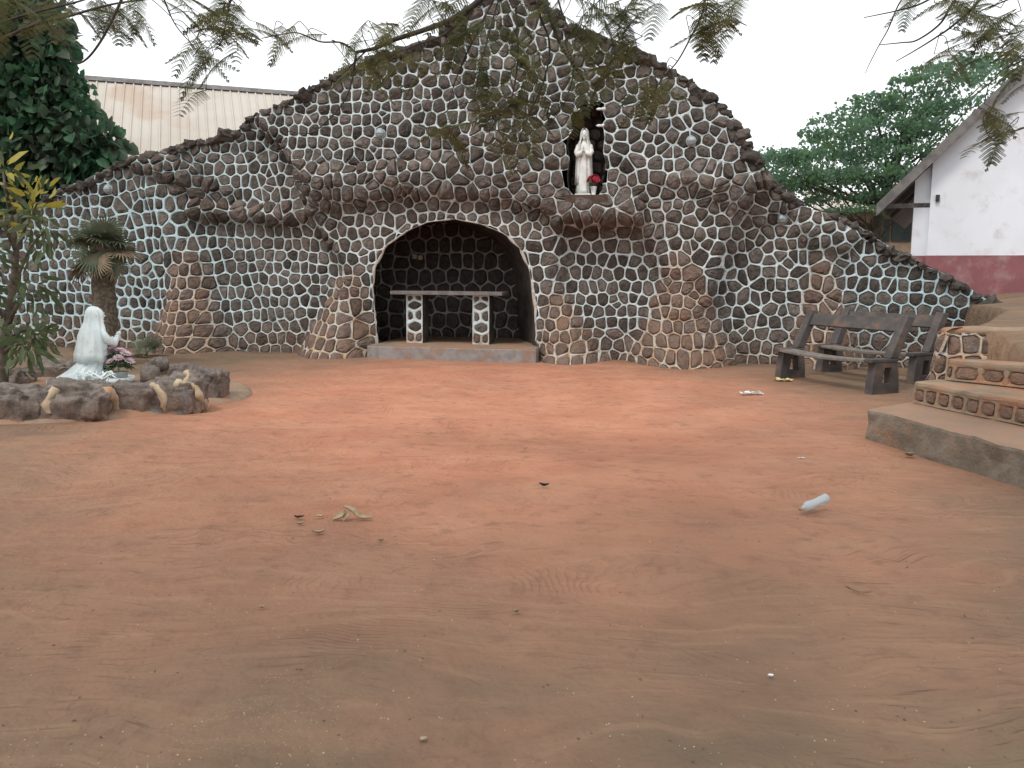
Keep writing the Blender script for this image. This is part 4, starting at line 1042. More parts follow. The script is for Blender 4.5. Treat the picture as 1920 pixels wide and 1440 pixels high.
# ------------------------------------------------------------------ sapling at the left edge
sp_ = G(4, 742); SY = sp_.y
SA = empty('sapling', (sp_.x, sp_.y, 0), 0, 'young leafy tree with yellow top leaves at the left edge of the yard', 'tree'); bpy.context.view_layer.update()
trk = [D(4, 745, SY), D(6, 690, SY), D(14, 610, SY), D(24, 540, SY), D(30, 470, SY), D(20, 400, SY)]
mb = MB(); P = curve_pts(trk, 6); mb.tube(P, [.075 - .05*i/(len(P)-1) for i in range(len(P))], 10); o = mb.build('trunk', M['bark'], SA, True); to_local(o, SA)
sp_pts, sp_dir, ye_pts, ye_dir = [], [], [], []
r_ = random.Random(8)
BR = [[(14,610),(40,560),(60,545)],[(24,540),(55,470),(85,430),(100,415)],[(30,470),(5,420),(-20,390)],[(28,480),(50,420),(62,385)],[(20,400),(10,350),(5,320)],[(20,400),(40,370),(60,352)],[(14,610),(-15,560),(-40,550)],[(10,640),(45,620),(62,625)],[(24,540),(-10,500),(-30,480)],[(8,660),(30,645),(50,650)]]
for k, b in enumerate(BR):
    yy = [SY, SY + r_.uniform(-.3, .3), SY + r_.uniform(-.5, .5)]; P = curve_pts([D(x, y, Y_) for (x, y), Y_ in zip(b, yy)], 6)
    mb = MB(); mb.tube(P, [.028 - .02*i/(len(P)-1) for i in range(len(P))], 7); o = mb.build('branch', M['bark'], SA, True); to_local(o, SA)
    yel = k in (4, 5, 3, 2)
    for j in range(34 if yel else 62):
        c = P[-1] + Vector((r_.gauss(0, .1), r_.gauss(0, .14), r_.gauss(0, .1))) if r_.random() < .6 else P[r_.randint(len(P)//2, len(P)-1)] + Vector((r_.gauss(0, .09), r_.gauss(0, .14), r_.gauss(-.06, .1)))
        d = (c - P[-1]); d = d.normalized() if d.length > .01 else Vector((0, 0, 1)); d.z += .5 if yel else -.5
        (ye_pts if yel and r_.random() < .55 else sp_pts).append(c); (ye_dir if len(ye_pts) > len(ye_dir) else sp_dir).append(d)
LANCE = [(0, 0, 0), (.3, .13, .04), (.7, .11, .02), (1, 0, -.12), (.7, -.11, .02), (.3, -.13, .04)]; LANCE_F = [(0, 5, 1), (1, 5, 4), (1, 4, 2), (2, 4, 3)]
o = link('crown', cloud_mesh('crown', sp_pts, sp_dir, .20, LANCE, LANCE_F, .35, .35), M['leaf_sapling'], SA); to_local(o, SA); o['kind'] = 'stuff'
o = link('yellow_leaves', cloud_mesh('yellow_leaves', ye_pts, ye_dir, .21, LANCE, LANCE_F, .3, -.1), M['leaf_yellow'], SA); to_local(o, SA); o['kind'] = 'stuff'

# ------------------------------------------------------------------ big leafy tree behind the left wing
TY = 19.3
tc = D(40, 330, TY); TL = empty('broadleaf_tree', (tc.x - 1.2, TY + .5, 0), 0, 'dark green broad-leaved tree rising behind the left wing of the grotto', 'tree'); bpy.context.view_layer.update()
mb = MB(); P = curve_pts([(tc.x - 1.2, TY+.5, -.1), (tc.x - 1.1, TY+.5, 1.8), (tc.x - .9, TY+.4, 3.6), (tc.x - .8, TY+.4, 5.4)], 6); mb.tube(P, [.22 - .14*i/(len(P)-1) for i in range(len(P))], 12); o = mb.build('trunk', M['bark'], TL, True); to_local(o, TL)
r_ = random.Random(15); lp, ld = [], []
CL = [(20,60,70),(70,90,55),(0,130,80),(70,150,55),(30,200,80),(100,190,60),(130,215,45),(60,260,80),(130,265,60),(180,270,42),(205,262,26),(30,310,70),(110,315,50),(160,310,46),(190,300,30),(-40,60,80),(-60,180,90),(-60,300,90),(95,130,40),(60,40,60),(100,75,30),(-20,20,70),(30,-20,60),(190,285,34),(60,350,50),(120,340,32)]
for (x, y, rad) in CL:
    c = D(x, y, TY); rw = rad * TY / FPX
    mb = MB(); P = curve_pts([(tc.x - 1.0, TY+.45, max(1.5, c.z - 1.8)), (tc.x*.5 + c.x*.5 - .3, TY+.3, c.z - .5), (c.x, c.y, c.z)], 4); mb.tube(P, [.06 - .05*i/(len(P)-1) for i in range(len(P))], 6); o = mb.build('limb', M['bark'], TL, True); to_local(o, TL)
    for j in range(int(230 * (rad/60)**1.6)):
        d = Vector((r_.gauss(0, 1), r_.gauss(0, 1), r_.gauss(0, 1))).normalized(); q = c + Vector((d.x*rw, d.y*rw*1.1, d.z*rw)) * r_.uniform(.5, 1.22)
        lp.append(q); ld.append(d + Vector((0, -.3, 0)))
o = link('crown', cloud_mesh('crown', lp, ld, .24, HEART, HEART_F, .4, .7), M['leaf_vine'], TL); o['kind'] = 'stuff'; to_local(o, TL)

# ------------------------------------------------------------------ layered tree behind the grotto on the right
YT = 31.0
tr = D(1640, 440, YT); TR = empty('layered_tree', (tr.x, YT, 1.0), 0, 'tall green tree with flat layered branches behind the white building', 'tree'); bpy.context.view_layer.update()
mb = MB(); top = D(1765, 150, YT); P = curve_pts([(tr.x, YT, .6), (tr.x + .1, YT, 3.5), (tr.x + .8, YT, 6), (top.x, YT, top.z)], 7); mb.tube(P, [.26*(1 - .9*i/(len(P)-1)) + .02 for i in range(len(P))], 10); o = mb.build('trunk', M['bark'], TR, True); to_local(o, TR)
r_ = random.Random(25); lp, ld = [], []
TIER = [(1450,300,50,22),(1490,330,70,26),(1480,292,40,14),(1540,300,70,22),(1560,340,80,26),(1600,280,80,22),(1590,225,60,16),(1640,200,55,14),(1660,240,90,24),(1700,210,70,18),(1720,180,60,14),(1760,150,70,12),(1800,130,60,12),(1690,290,90,26),(1640,330,100,28),(1720,330,70,24),(1560,262,50,14),(1760,250,90,24),(1820,200,80,20),(1850,150,60,14),(1700,150,30,8),(1740,130,30,8),(1500,360,60,16),(1580,375,70,14),(1660,370,60,16),(1830,110,40,8),(1900,120,60,14),(1640,185,40,8),(1530,250,30,8),(1450,345,40,18),(1420,300,20,8),(1620,395,60,10),(1700,360,50,16)]
for (x, y, rx, ry) in TIER:
    Yk = YT + r_.uniform(-1.6, 1.6); c = D(x, y, Yk); a = rx*Yk/FPX; b = ry*Yk/FPX
    f = min(.95, max(.1, (c.z - 1.5) / (top.z))); bs = P[int(f*(len(P)-1)*.8)]
    mb = MB(); mb.tube(curve_pts([bs, (bs*.5 + c*.5) + Vector((0, 0, -.2)), c], 4), [.06, .055, .05, .045, .04, .03, .025, .02, .012], 6); o = mb.build('limb', M['bark'], TR, True); to_local(o, TR)
    for j in range(int(rx * ry * .5) + 90):
        th = r_.uniform(0, 6.283); rr_ = math.sqrt(r_.random()) * (1 + .2*math.sin(th*5 + x)); h = r_.gauss(0, .33)
        q = c + Vector((math.cos(th)*rr_*a, math.sin(th)*rr_*a*1.1, (h + .35*(1 - rr_*1.3)) * b)); lp.append(q); ld.append(Vector((math.cos(th), math.sin(th), .3)))
o = link('crown', cloud_mesh('crown', lp, ld, .11, HEART, HEART_F, .5, .0, 4), M['leaf_tree'], TR); o['kind'] = 'stuff'; to_local(o, TR)
print('leaves', len(lp))

# ------------------------------------------------------------------ beige metal roof hall behind on the left
A = D(60, 141, 25.5); Bq = D(700, 190, 28.7); zr = .5*(A.z + Bq.z)
HL = empty('metal_roof_hall', (A.x, A.y, 0), 0, 'large hall with a beige ribbed metal roof behind the left wing', 'building'); bpy.context.view_layer.update()
ax = Vector((Bq.x - A.x, Bq.y - A.y, 0)); LR = ax.length; ax.normalize(); pr = Vector((ax.y, -ax.x, 0))      # toward the camera
if pr.y > 0: pr = -pr
slope = (pr * 4.6 + Vector((0, 0, -3.1))); sn = ax.cross(slope).normalized()
if sn.z < 0: sn = -sn
panw = .72; npan = int((LR + 6) / panw)
prof = [(0, 0), (.06, 0), (.075, .035), (.105, .035), (.12, 0), (.30, 0), (.315, .035), (.345, .035), (.36, 0), (.54, 0), (.555, .035), (.585, .035), (.60, 0), (.725, 0)]
mb = MB(); n = len(prof); vs_ = []
for f in (0, 1):
    for (a, h) in prof: vs_.append(ax*a + slope*f + sn*h)
mb.add(vs_, [(k, k+1, n+k+1, n+k) for k in range(n-1)]); sm = mb.mesh('roof_panel'); sm.materials.append(M['roof_metal'])
for k in range(npan):
    st0 = Vector((A.x, A.y, zr)) - ax*3 + ax*(panw*k) + sn*(.002*(k % 2)); o = link('roof_panel', sm, None, HL, st0); to_local(o, HL)
mb = MB(); c0 = Vector((A.x, A.y, zr)) - ax*3; c1 = c0 + ax*(npan*panw)
mb.add([c0 + sn*.05 + slope*.02, c1 + sn*.05 + slope*.02, c1 + Vector((0,0,.12)), c0 + Vector((0,0,.12)), c0 - pr*.3, c1 - pr*.3], [(0,1,2,3),(3,2,5,4)]); o = mb.build('ridge_cap', M['weathered_board'], HL); to_local(o, HL)
mb = MB(); w0 = c0 + slope*.93; w1 = c1 + slope*.93
bk0 = c0 - pr*4.2; bk1 = c1 - pr*4.2
def z_(p, z): return Vector((p.x, p.y, z))
mb.add([z_(w0,-.1), z_(w1,-.1), z_(w1,w1.z-.05), z_(w0,w0.z-.05), z_(bk0,-.1), z_(bk1,-.1), z_(bk1,w1.z-.05), z_(bk0,w0.z-.05)], [(0,1,2,3),(1,5,6,2),(5,4,7,6),(4,0,3,7)]); o = mb.build('wall', M['white_plaster'], HL); to_local(o, HL)
mb = MB(); mb.add([c0 - sn*.02, c1 - sn*.02, c1 - pr*4.6 + Vector((0,0,-3.1)), c0 - pr*4.6 + Vector((0,0,-3.1))], [(0,1,2,3)]); o = mb.build('rear_roof', M['roof_metal'], HL); to_local(o, HL)

# ------------------------------------------------------------------ white building on the right
BY = 19.5
zb = 1.3
cx0 = D(1743, 400, BY).x; BA = R(27); BG = Vector((math.cos(BA), -math.sin(BA), 0)); BN = Vector((-math.sin(BA), -math.cos(BA), 0)); BC = Vector((cx0, BY, 0))
def DB(px, py, w=0):      # point on the gable plane, in the building's own axes
    d = ray(px, py); t = (w - (CAM - BC).dot(BN)) / d.dot(BN); p = CAM + d*t; return Vector((cx0 + (p - BC).dot(BG), BY, p.z))
WB = empty('white_building', (cx0, BY, zb), 0, 'white building with maroon lower wall and sloping gable roof at right', 'building'); bpy.context.view_layer.update()
e0 = DB(1648, 388); e1 = DB(1925, 126); sl_ = (e1.z - e0.z)/(e1.x - e0.x)
def roofz(x): return e0.z + sl_*(x - e0.x)
XR = cx0 + 5.2; dz = DB(1800, 479).z
xr2 = 2*XR - cx0
mb = MB()   # gable wall with thickness
P = [(cx0, dz), (xr2, dz), (xr2, roofz(cx0) - .12), (XR, roofz(XR) - .12), (cx0, roofz(cx0) - .12)]
n = len(P); mb.add([Vector((x, BY, z)) for x, z in P] + [Vector((x, BY + .25, z)) for x, z in P], [tuple(range(n)), tuple(range(2*n-1, n-1, -1))] + [(k, n+k, n+(k+1) % n, (k+1) % n) for k in range(n)])
o = mb.build('wall', M['white_plaster'], WB); to_local(o, WB)
mb = MB(); mb.box(((cx0+xr2)/2, BY + .11, (zb - .3 + dz)/2), (xr2 - cx0 + .04, .3, dz - zb + .3)); o = mb.build('dado', M['maroon_paint'], WB); to_local(o, WB)
mb = MB(); mb.box((cx0 - .17, BY + .42, (zb + 3.2)/2 - .2), (.34, .5, roofz(cx0 - .2) - zb + .12)); 
pz0 = dz; mb = MB(); xa, xb = cx0 - .33, cx0 - .002; mb.add([Vector((x, y, z)) for y in (BY + .12, BY + .5) for x, z in ((xa, dz), (xb, dz), (xb, roofz(xb) - .13), (xa, roofz(xa) - .13))], [(0,1,2,3),(7,6,5,4),(0,4,5,1),(1,5,6,2),(2,6,7,3),(3,7,4,0)]); o = mb.build('pilaster', M['white_plaster'], WB); to_local(o, WB)
mb = MB(); mb.box((cx0 - .165, BY + .31, (zb - .3 + dz)/2), (.35, .4, dz - zb + .298)); o = mb.build('pilaster_dado', M['maroon_paint'], WB); to_local(o, WB)
mb = MB(); mb.box((cx0 + 1.0, BY + 4.6, zb + 1.4), (.2, 8.2, 3.4)); o = mb.build('side_wall', M['white_plaster'], WB); to_local(o, WB)
for k, yy in enumerate((BY + 2.0, BY + 4.5)):
    mb = MB(); mb.box((cx0 + .89, yy, zb + 1.5), (.05, 1.1, 1.2)); o = mb.build('window', M['window_dark'], WB); to_local(o, WB)
sd2 = Vector((1, 0, sl_)).normalized(); nrm_ = Vector((-sl_, 0, 1)).normalized()
def roof_slab(x0, x1, y0, y1, t0, t1, name, mat, mirror=False):
    mb = MB(); vs_ = []
    for y in (y0, y1):
        for (x, t_) in ((x0, t0), (x1, t0), (x1, t1), (x0, t1)):
            X = (2*XR - x) if mirror else x; vs_.append(Vector((X, y, roofz(x) + t_)))
    mb.add(vs_, [(0,1,2,3),(7,6,5,4),(0,4,5,1),(1,5,6,2),(2,6,7,3),(3,7,4,0)]); o_ = mb.build(name, mat, WB); to_local(o_, WB)
roof_slab(e0.x, XR, BY - .3, BY + 9, -.03, .05, 'roof', M['roof_sheet']); roof_slab(e0.x, XR, BY - .3, BY + 9, -.03, .05, 'roof', M['roof_sheet'], True)
roof_slab(e0.x - .02, XR, BY - .34, BY - .301, -.20, .07, 'bargeboard', M['weathered_board']); roof_slab(e0.x - .02, XR, BY - .34, BY - .301, -.20, .07, 'bargeboard', M['weathered_board'], True)
for yy in (BY + .1, BY + 1.4, BY + 2.7): roof_slab(e0.x + .05, cx0 + 1.0, yy, yy + .08, -.16, -.031, 'rafter', M['weathered_board'])
mb = MB(); mb.box(((e0.x + cx0)/2 + .05, BY + .16, e0.z + .02), (cx0 - e0.x - .1, .08, .10)); o = mb.build('tie_beam', M['weathered_board'], WB); to_local(o, WB)
mb = MB(); mb.box((cx0 + .14, BY - .04, DB(1750, 372).z), (.08, .05, .14)); o = mb.build('wall_bracket', M['dark_metal'], WB); to_local(o, WB)
WB.rotation_euler.z = -BA
# low building glimpsed under the tree
LB = empty('ochre_building', (14, 37, 1.2), 0, 'low ochre building glimpsed under the layered tree', 'building'); bpy.context.view_layer.update()
p0 = D(1540, 440, 37); p1 = D(1760, 440, 37); zt = D(1640, 398, 37).z
mb = MB(); mb.box(((p0.x+p1.x)/2, 38.5, (zt + .8)/2), (p1.x - p0.x, 3, zt - .8 + .4)); o = mb.build('wall', M['ochre_wall'], LB); to_local(o, LB)
mb = MB(); vs_ = [Vector((p0.x - .4, 36.4, zt)), Vector((p1.x + .4, 36.4, zt)), Vector((p1.x + .4, 38.6, zt + .9)), Vector((p0.x - .4, 38.6, zt + .9))]; mb.add(vs_ + [v + Vector((0,0,.08)) for v in vs_], [(3,2,1,0),(4,5,6,7),(0,1,5,4),(1,2,6,5),(2,3,7,6),(3,0,4,7)]); o = mb.build('roof', M['roof_metal'], LB); to_local(o, LB)
for x in (1590, 1650, 1690):
    c = D(x, 432, 36.98); mb = MB(); mb.box((c.x, 36.98, c.z), (.8, .06, .9)); o = mb.build('window', M['window_dark'], LB); to_local(o, LB)

# ------------------------------------------------------------------ the tree overhead: limbs and feathery leaves hanging into view
def frond_mesh(seed, pairs=11, L=.36, pl=.10, nl=12):
    r_ = random.Random(seed); mb = MB(); droop = r_.uniform(.08, .28)
    ctr = lambda t: Vector((L*t, 0, -droop*L*t*t + .02*math.sin(t*3)))
    mb.tube([ctr(i/6) for i in range(7)], [.0028 - .0022*i/6 for i in range(7)], 4)
    for i in range(pairs):
        t = .16 + .84*i/(pairs-1); c = ctr(t); ln = pl*(math.sin(math.pi*(.18 + .74*t)) ** .7) * r_.uniform(.85, 1.1)
        for sg in (-1, 1):
            d = Vector((.5 + .25*t, sg*1.0, -.25 + r_.uniform(-.15, .15))).normalized(); q = Vector((1, 0, 0)); side = (q - d*q.dot(d)).normalized()
            for j in range(nl):
                s = (j + .6)/nl; p = c + d*(ln*s) + Vector((0, 0, -.12*ln*s*s)); lw = .0048*(1 - .4*s)*1.3; ll = .0155*(1 - .35*s)
                for s2 in (-1, 1):
                    e = side*s2 + d*.45; mb.add([p, p + e*ll*.5 + d*lw, p + e*ll, p + e*ll*.5 - d*lw], [(0, 1, 2, 3)])
            mb.add([c - side*.0009, c + side*.0009, c + d*ln], [(0, 1, 2)])
    return mb.mesh('feathery_leaf')
fr_m = [frond_mesh(s, 10 + s % 3) for s in range(5)]
for m in fr_m: m.materials.append(M['leaf_frond'])
OT = empty('overhanging_tree', (-1.2, -3.0, 0), 0, 'tree with feathery leaves whose thin branches hang down from the top of the picture', 'tree'); bpy.context.view_layer.update()
BRP = []
def wood(path, r0, r1, name='branch', n=7):
    P = curve_pts(path, 7); BRP.extend(P[len(P)//3:] if r0 > .05 else P); mb = MB(); mb.tube(P, [r0 + (r1-r0)*i/(len(P)-1) for i in range(len(P))], n); o_ = mb.build(name, M['twig'] if r0 < .05 else M['bark'], OT, True); to_local(o_, OT); return P
hub = Vector((-1.0, -1.6, 4.6))
wood([(-1.2, -3.0, -.1), (-1.25, -2.9, 1.6), (-1.1, -2.4, 3.2), hub], .26, .17, 'trunk', 14)
LY = 6.2
def PX(l, Y=LY): return [D(x, y, Y) for x, y in l]
limbA = wood([hub, (-3.0, .8, 5.2), D(-120, -120, 5.4), D(-40, 95, 6.0)], .12, .02, 'limb', 10)
limbB = wood([hub, (-.6, 1.2, 5.4), D(1000, -330, 5.2), D(960, -60, 6.0)], .13, .03, 'limb', 10)
limbC = wood([hub, (1.8, .6, 5.6), D(1700, -330, 5.4), D(1830, -60, 6.0)], .12, .025, 'limb', 10)
tw = []
tw.append((PX([(-40,95),(60,48),(130,30),(210,8),(300,-4)]), .013, .005))
tw.append((PX([(-40,60),(40,30),(150,2),(200,-20)]), .009, .005))
tw.append((PX([(240,-30),(222,12),(192,72),(163,110),(140,117),(128,84),(104,42)]), .011, .003))
tw.append((PX([(300,-30),(312,10),(330,48),(360,84)]), .006, .003)); tw.append((PX([(440,-40),(428,20),(420,60),(413,86)]), .007, .003))
tw.append((PX([(960,-60),(900,0),(850,35),(790,58),(735,76),(705,90),(668,98)]), .024, .011)); tw.append((PX([(668,98),(640,80),(600,78),(560,62),(530,64),(490,72)]), .007, .003))
tw.append((PX([(668,98),(660,150),(645,190),(610,230),(580,250),(540,246)]), .008, .003)); tw.append((PX([(690,92),(640,140),(618,150)]), .006, .002))
tw.append((PX([(905,-5),(840,60),(780,85),(740,100)]), .008, .003)); tw.append((PX([(960,-60),(920,10),(880,90),(850,160)]), .010, .004))
tw.append((PX([(965,-60),(935,0),(900,130),(890,190)]), .007, .003)); tw.append((PX([(960,-60),(968,30),(970,120),(955,200),(940,215)]), .009, .003)); tw.append((PX([(1000,-80),(1010,20),(1030,80),(1020,150),(985,230),(965,285)]), .010, .003))
tw.append((PX([(1000,-80),(1022,0),(1045,70),(1070,115),(1095,150)]), .018, .007)); tw.append((PX([(1030,-60),(1060,40),(1095,90),(1125,125),(1150,110),(1170,70)]), .007, .003))
tw.append((PX([(1330,-60),(1318,20),(1295,70),(1270,115),(1240,150),(1220,185)]), .008, .003)); tw.append((PX([(1060,80),(1075,130),(1060,190),(1030,235)]), .006, .002))
tw.append((PX([(1740,-60),(1690,0),(1665,55),(1648,85),(1630,120),(1622,138)]), .006, .002)); tw.append((PX([(1830,-60),(1740,0),(1690,18),(1620,33)]), .009, .003))
tw.append((PX([(1835,-60),(1785,8),(1762,45),(1720,75),(1690,80),(1650,84)]), .010, .003)); tw.append((PX([(1850,-60),(1835,0),(1790,45),(1755,70),(1715,95),(1680,115)]), .011, .003)); tw.append((PX([(1980,0),(1950,70),(1920,110),(1880,130)]), .009, .003)); tw.append((PX([(1990,200),(1930,235),(1890,248),(1850,250)]), .009, .003))
tw.append((PX([(1980,-40),(1900,-5),(1840,20)]), .009, .003)); tw.append((PX([(1960,40),(1910,60),(1850,75)]), .006, .002)); tw.append((PX([(1205,-40),(1180,10),(1160,50)]), .006, .002)); tw.append((PX([(1120,-40),(1110,20),(1090,60)]), .006, .002))
for P, a, b in tw: wood(P, a, b)
CLU = [(40,15,60,30,10),(100,40,40,22,5),(230,25,50,22,8),(180,20,40,20,5),(355,92,34,14,4),(400,112,24,12,3),(372,130,14,12,2),(372,172,12,10,1),(430,40,30,30,8),(460,66,34,14,4),(350,2,28,10,3),(400,30,30,20,4),
 (700,66,60,24,8),(650,100,34,24,4),(745,115,50,30,8),(690,140,40,20,4),(820,15,50,10,5),(880,50,40,36,7),(900,175,50,32,9),(850,235,34,26,5),(980,225,50,36,12),(1000,110,36,40,5),(935,272,36,16,5),(900,120,40,30,4),(1075,80,44,36,9),(1150,50,44,36,9),(1145,120,50,26,6),(1190,15,40,20,6),(1078,215,18,10,2),(1115,150,40,20,4),(1240,160,44,22,4),(1325,45,34,32,9),(1375,12,26,8,3),(1205,180,36,22,3),(1310,10,30,10,3),(1130,15,40,16,5),(1000,20,60,12,4),(940,60,40,20,4),
 (1800,10,70,14,8),(1870,40,36,36,8),(1820,72,36,20,5),(1770,98,36,14,4),(1790,120,30,10,3),(1895,140,24,40,5),(1880,215,40,20,5),(1860,250,40,16,4),(1720,5,30,10,3),(1900,90,30,20,4),(530,66,20,6,1),(500,50,20,8,2),(570,68,14,4,1)]
r_ = random.Random(33); nl_ = 0; twl = MB()
for (x, y, rx, ry, n) in CLU:
    for k in range(n):
        Yk = LY + r_.uniform(-.5, .7); px_, py_ = x + r_.gauss(0, .55)*rx, y + r_.gauss(0, .55)*ry
        p = D(px_, py_, Yk); az = r_.uniform(0, 6.28); el = R(r_.uniform(-45, 5)); 
        o = link('feathery_leaf', r_.choice(fr_m), None, OT, p, None); q = Vector((math.cos(az)*math.cos(el), math.sin(az)*math.cos(el)*.8, math.sin(el))).to_track_quat('X', 'Z')
        o.rotation_euler = q.to_euler(); s = r_.uniform(.7, 1.2) if 800 < x < 1260 else r_.uniform(.65, 1.15); o.scale = (s, s, s); o.location = p - (q @ Vector((.16*s, 0, 0))); to_local(o, OT); nl_ += 1
        bp_ = o.location.copy(); nb_ = min(BRP, key=lambda q_: (q_ - bp_).length_squared)
        if .03 < (nb_ - bp_).length < .9:
            md_ = (nb_ + bp_)*.5 + Vector((r_.uniform(-.04, .04), r_.uniform(-.04, .04), r_.uniform(.0, .07))); twl.tube(curve_pts([nb_, md_, bp_], 3), .0028, 5)
print('fronds', nl_)
o = twl.build('twiglets', M['twig'], OT); o['kind'] = 'stuff'; to_local(o, OT)
# canopy of the same tree over and behind the camera
cg = np.random.default_rng(77); npt = 5200
ang = cg.uniform(0, 6.283, npt); rad = np.sqrt(cg.uniform(0, 1, npt)) * 5.2
CP = np.stack([-.6 + np.cos(ang)*rad*1.25, -1.4 + np.sin(ang)*rad*.95, 5.6 + cg.normal(0, .5, npt) - .05*rad**1.3 + .6], 1)
keep = (CP[:, 2] - 1.5) > np.tan(R(22)) * np.maximum(CP[:, 1], 0)*1.12 + .6
CP = CP[keep]; CD = np.stack([np.cos(ang), np.sin(ang), ang*0 - .1], 1)[keep]
o = link('crown', cloud_mesh('crown', CP, CD, .30, LANCE, LANCE_F, .5, .2, 9), M['leaf_frond'], OT); o['kind'] = 'stuff'; to_local(o, OT)

# ------------------------------------------------------------------ litter
def gz(p): return Vector((p.x, p.y, terrain(p.x, p.y)))
b0 = gz(G(1500, 963)); b1_ = gz(G(1556, 948)); ln = .21; dirb = Vector((.19, .07, 0)).normalized()
BT = empty('plastic_bottle', b0 + Vector((0, 0, .028)), math.atan2(dirb.y, dirb.x), 'clear ribbed plastic bottle lying on the dirt', 'bottle')
mb = MB(); rg = []
pr_ = [(0, .011), (.018, .0115), (.02, .014), (.023, .014), (.026, .0115), (.04, .022), (.055, .031)]
for k in range(14): pr_.append((.06 + k*.0105, .0325 if k % 2 else .0295))
pr_ += [(.208, .033), (.215, .027), (.216, .01)]
for (x, r0) in pr_:
    fl = 1 - .22*math.exp(-((x - .12)/.04)**2)
    rg.append([Vector((x, r0*math.cos(a), r0*math.sin(a)*fl)) for a in [2*math.pi*k/20 for k in range(20)]])
mb.rings(rg); o = mb.build('body', M['bottle_plastic'], BT, True); o.rotation_euler = (0, R(-15), 0)
mb = MB(); mb.rings([[Vector((x, .0125*math.cos(a), .0125*math.sin(a))) for a in [2*math.pi*k/14 for k in range(14)]] for x in (-.004, .012)]); o = mb.build('neck_ring', M['pale_leaf'], BT, True); o.rotation_euler = (0, R(-15), 0)
def crumple(name, px, py, sx, sy, mat, label, cat, seed, h=.03, rz=0, n=9):
    p = gz(G(px, py)); r_ = random.Random(seed); mb = MB(); vs_ = []
    for j in range(n):
        for i in range(n):
            x, y = (i/(n-1) - .5)*sx, (j/(n-1) - .5)*sy; e = noise.noise(Vector((x/sx*3, y/sy*3, seed)))
            vs_.append((x + .12*sx*noise.noise(Vector((seed, y/sy*2, x/sx*2))), y + .2*sy*e, .006 + h*abs(e)*1.6 + h*.5*abs(noise.noise(Vector((x/sx*7, y/sy*7, seed))))))
    m = n*n; vs2 = [(a, b, c + .0025) for a, b, c in vs_]
    fs = [(j*n+i+n, j*n+i+n+1, j*n+i+1, j*n+i) for j in range(n-1) for i in range(n-1)]; mb.add(vs_ + vs2, fs + [tuple(m + q for q in f[::-1]) for f in fs])
    o_ = mb.build(name, mat, None, False, p, (0, 0, rz)); setp(o_, label, cat); return o_
crumple('paper_scrap', 1410, 741, .28, .09, M['paper'], 'crumpled white paper strip on the dirt in front of the benches', 'paper', 3, .045, .1)
crumple('yellow_wrapper', 1468, 714, .25, .13, M['yellow_wrap'], 'crumpled yellow wrapper by the foot of the closer bench', 'wrapper', 5, .05, .05)
crumple('white_wrapper_scrap', 1502, 862, .05, .02, M['paper'], 'tiny white scrap on the dirt between bottle and benches', 'paper', 6, .006)
def leaf_litter(px, py, L, w_, rz, curl, mat, label, name='dry_leaf', seed=1):
    p = gz(G(px, py)); mb = MB(); n = 9; vs_ = []
    for i in range(n):
        t = i/(n-1); ww = w_*math.sin(math.pi*min(.98, t*.96 + .03)) ** .7; x = L*(t - .5); z = .01 + curl*(2*t - 1)**2*L*.35
        for s in (-1, -.45, .45, 1): vs_.append((x, s*ww*(1 - .25*curl), z + abs(s)**1.6*ww*curl*.9 + .004*noise.noise(Vector((t*5, s, seed)))))
    vs2 = [(a, b, c + .003) for a, b, c in vs_]; m = len(vs_); fs = [(i*4+k, i*4+k+1, (i+1)*4+k+1, (i+1)*4+k) for i in range(n-1) for k in range(3)]
    mb.add(vs_ + vs2, [f[::-1] for f in fs] + [tuple(m+q for q in f) for f in fs]); o_ = mb.build(name, mat, None, True, p, (0, 0, rz)); setp(o_, label, 'leaf'); return o_
HK = empty('dry_husk', gz(G(652, 975)), 0, 'curled dry brown husk lying on the red dirt in the middle left', 'husk')
r_ = random.Random(2)
def husk_piece(P, W, name):
    mb = MB(); Q = curve_pts(P, 6); n = len(Q); vs_ = []
    for i, q in enumerate(Q):
        t = i/(n-1); w_ = W*(.55 + .6*math.sin(math.pi*t)); tan = (Q[min(i+1, n-1)] - Q[max(i-1, 0)]).normalized(); sd = tan.cross(Vector((0, -.4, 1))).normalized(); up = sd.cross(tan)
        for a in (-1, -.5, 0, .5, 1): vs_.append(q + sd*w_*math.sin(a*1.5) + up*w_*.6*(1 - math.cos(a*1.5)))
    vs2 = [v + Vector((0, 0, .003)) for v in vs_]; m = len(vs_); fs = [(i*5+k, i*5+k+1, (i+1)*5+k+1, (i+1)*5+k) for i in range(n-1) for k in range(4)]
    mb.add(vs_ + vs2, [f[::-1] for f in fs] + [tuple(m+q for q in f) for f in fs]); mb.build(name, M['pale_leaf'], HK, True)
husk_piece([(-.02, 0, .085), (.03, .0, .06), (.075, 0, .02), (.15, .0, .018)], .018, 'long_strip'); husk_piece([(-.01, .0, .06), (-.005, -.02, .03), (-.02, -.03, .006)], .016, 'short_strip'); husk_piece([(-.005, 0, .05), (-.04, -.01, .025), (-.085, -.02, .008)], .02, 'side_strip')
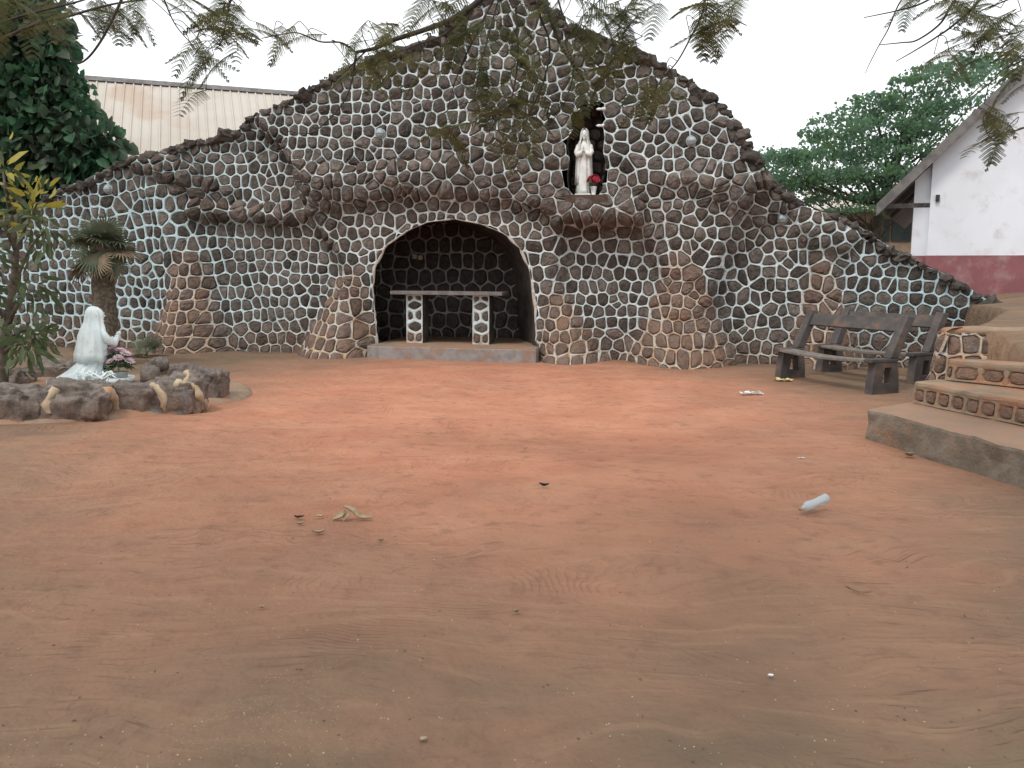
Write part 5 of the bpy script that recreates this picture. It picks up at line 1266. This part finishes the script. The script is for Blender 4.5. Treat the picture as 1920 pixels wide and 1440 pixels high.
for i, (x, y, L, w_, rz, cu, mt, lab) in enumerate([(561, 974, .06, .016, .2, .6, 'black_scrap', 'small dark dry leaf farthest left of the husk'), (600, 971, .055, .018, -.2, .3, 'pale_leaf', 'small pale leaf just left of the husk'), (563, 985, .045, .012, .5, .5, 'pale_leaf', 'tiny pale curled leaf below the dark one left of the husk'), (597, 1003, .075, .018, .25, .6, 'pale_leaf', 'pale curled leaf below and left of the husk'), (714, 1018, .035, .012, .1, .6, 'dry_leaf', 'tiny brown leaf below and right of the husk'), (1020, 917, .07, .022, -.2, .8, 'black_scrap', 'small black scrap on the dirt in the middle of the yard'), (1705, 857, .09, .04, .4, .9, 'dry_leaf', 'curled dry leaf beside the concrete bottom step'), (968, 1157, .035, .014, 1.0, .9, 'dry_leaf', 'small curled leaf on bare dirt below the yard centre'), (794, 1392, .026, .011, .7, .2, 'pale_leaf', 'round pale leaf near the bottom edge left of centre'), (492, 1144, .03, .012, .4, .5, 'pale_leaf', 'tiny pale flake on the dirt in the left foreground'), (1445, 1267, .022, .009, .1, .3, 'paper', 'tiny white flake on the dirt in the right foreground'), (1610, 1112, .12, .006, -.6, .3, 'dry_leaf', 'thin dry twig-like leaf on the dirt right of centre')]):
    leaf_litter(x, y, L, w_, rz, cu, M[mt], lab, seed=i)
# crumbs, grit and leaf bits swept across the yard
def specks(name, mat, n, seed, smin, smax, region, label, cat):
    g_ = np.random.default_rng(seed); Vs = []; Fs = []; k = 0
    while k < n:
        px_, py_ = region(g_); p = G(px_, py_)
        if p.y > 15 or p.x > 3.3: continue
        s = g_.uniform(smin, smax) ; a = g_.uniform(0, 6.28); z0 = terrain(p.x, p.y); b = len(Vs)*0
        ca, sa = math.cos(a)*s, math.sin(a)*s; e = g_.uniform(.35, .9)
        Vs += [(p.x + ca, p.y + sa, z0), (p.x - sa*e, p.y + ca*e, z0), (p.x - ca, p.y - sa, z0), (p.x + sa*e, p.y - ca*e, z0), (p.x + ca*.2, p.y + sa*.2, z0 + s*g_.uniform(.5, .9))]
        o_ = k*5; Fs += [(o_, o_+1, o_+4), (o_+1, o_+2, o_+4), (o_+2, o_+3, o_+4), (o_+3, o_, o_+4)]; k += 1
    o_ = link(name, np_mesh(name, Vs, Fs), mat); setp(o_, label, cat, kind='stuff')
specks('grit', M['chip'], 420, 1, .002, .005, lambda g_: (g_.uniform(-20, 1940), 1440 - 560*g_.uniform(0, 1)**1.4), 'pale grit and crumbs scattered over the foreground dirt', 'grit')
specks('leaf_crumbs', M['crumb'], 700, 2, .0015, .0038, lambda g_: (g_.choice([430, 520, 400, 590]) + g_.normal(0, 55), g_.choice([1395, 1300, 1335, 1350, 1270]) + g_.normal(0, 14)), 'patch of pale leaf crumbs on the dirt in the left foreground', 'leaf crumbs')
specks('dark_grit', M['dark_chip'], 260, 3, .003, .009, lambda g_: (g_.uniform(-20, 1940), g_.uniform(740, 1440)), 'dark soil crumbs scattered over the red dirt yard', 'grit')
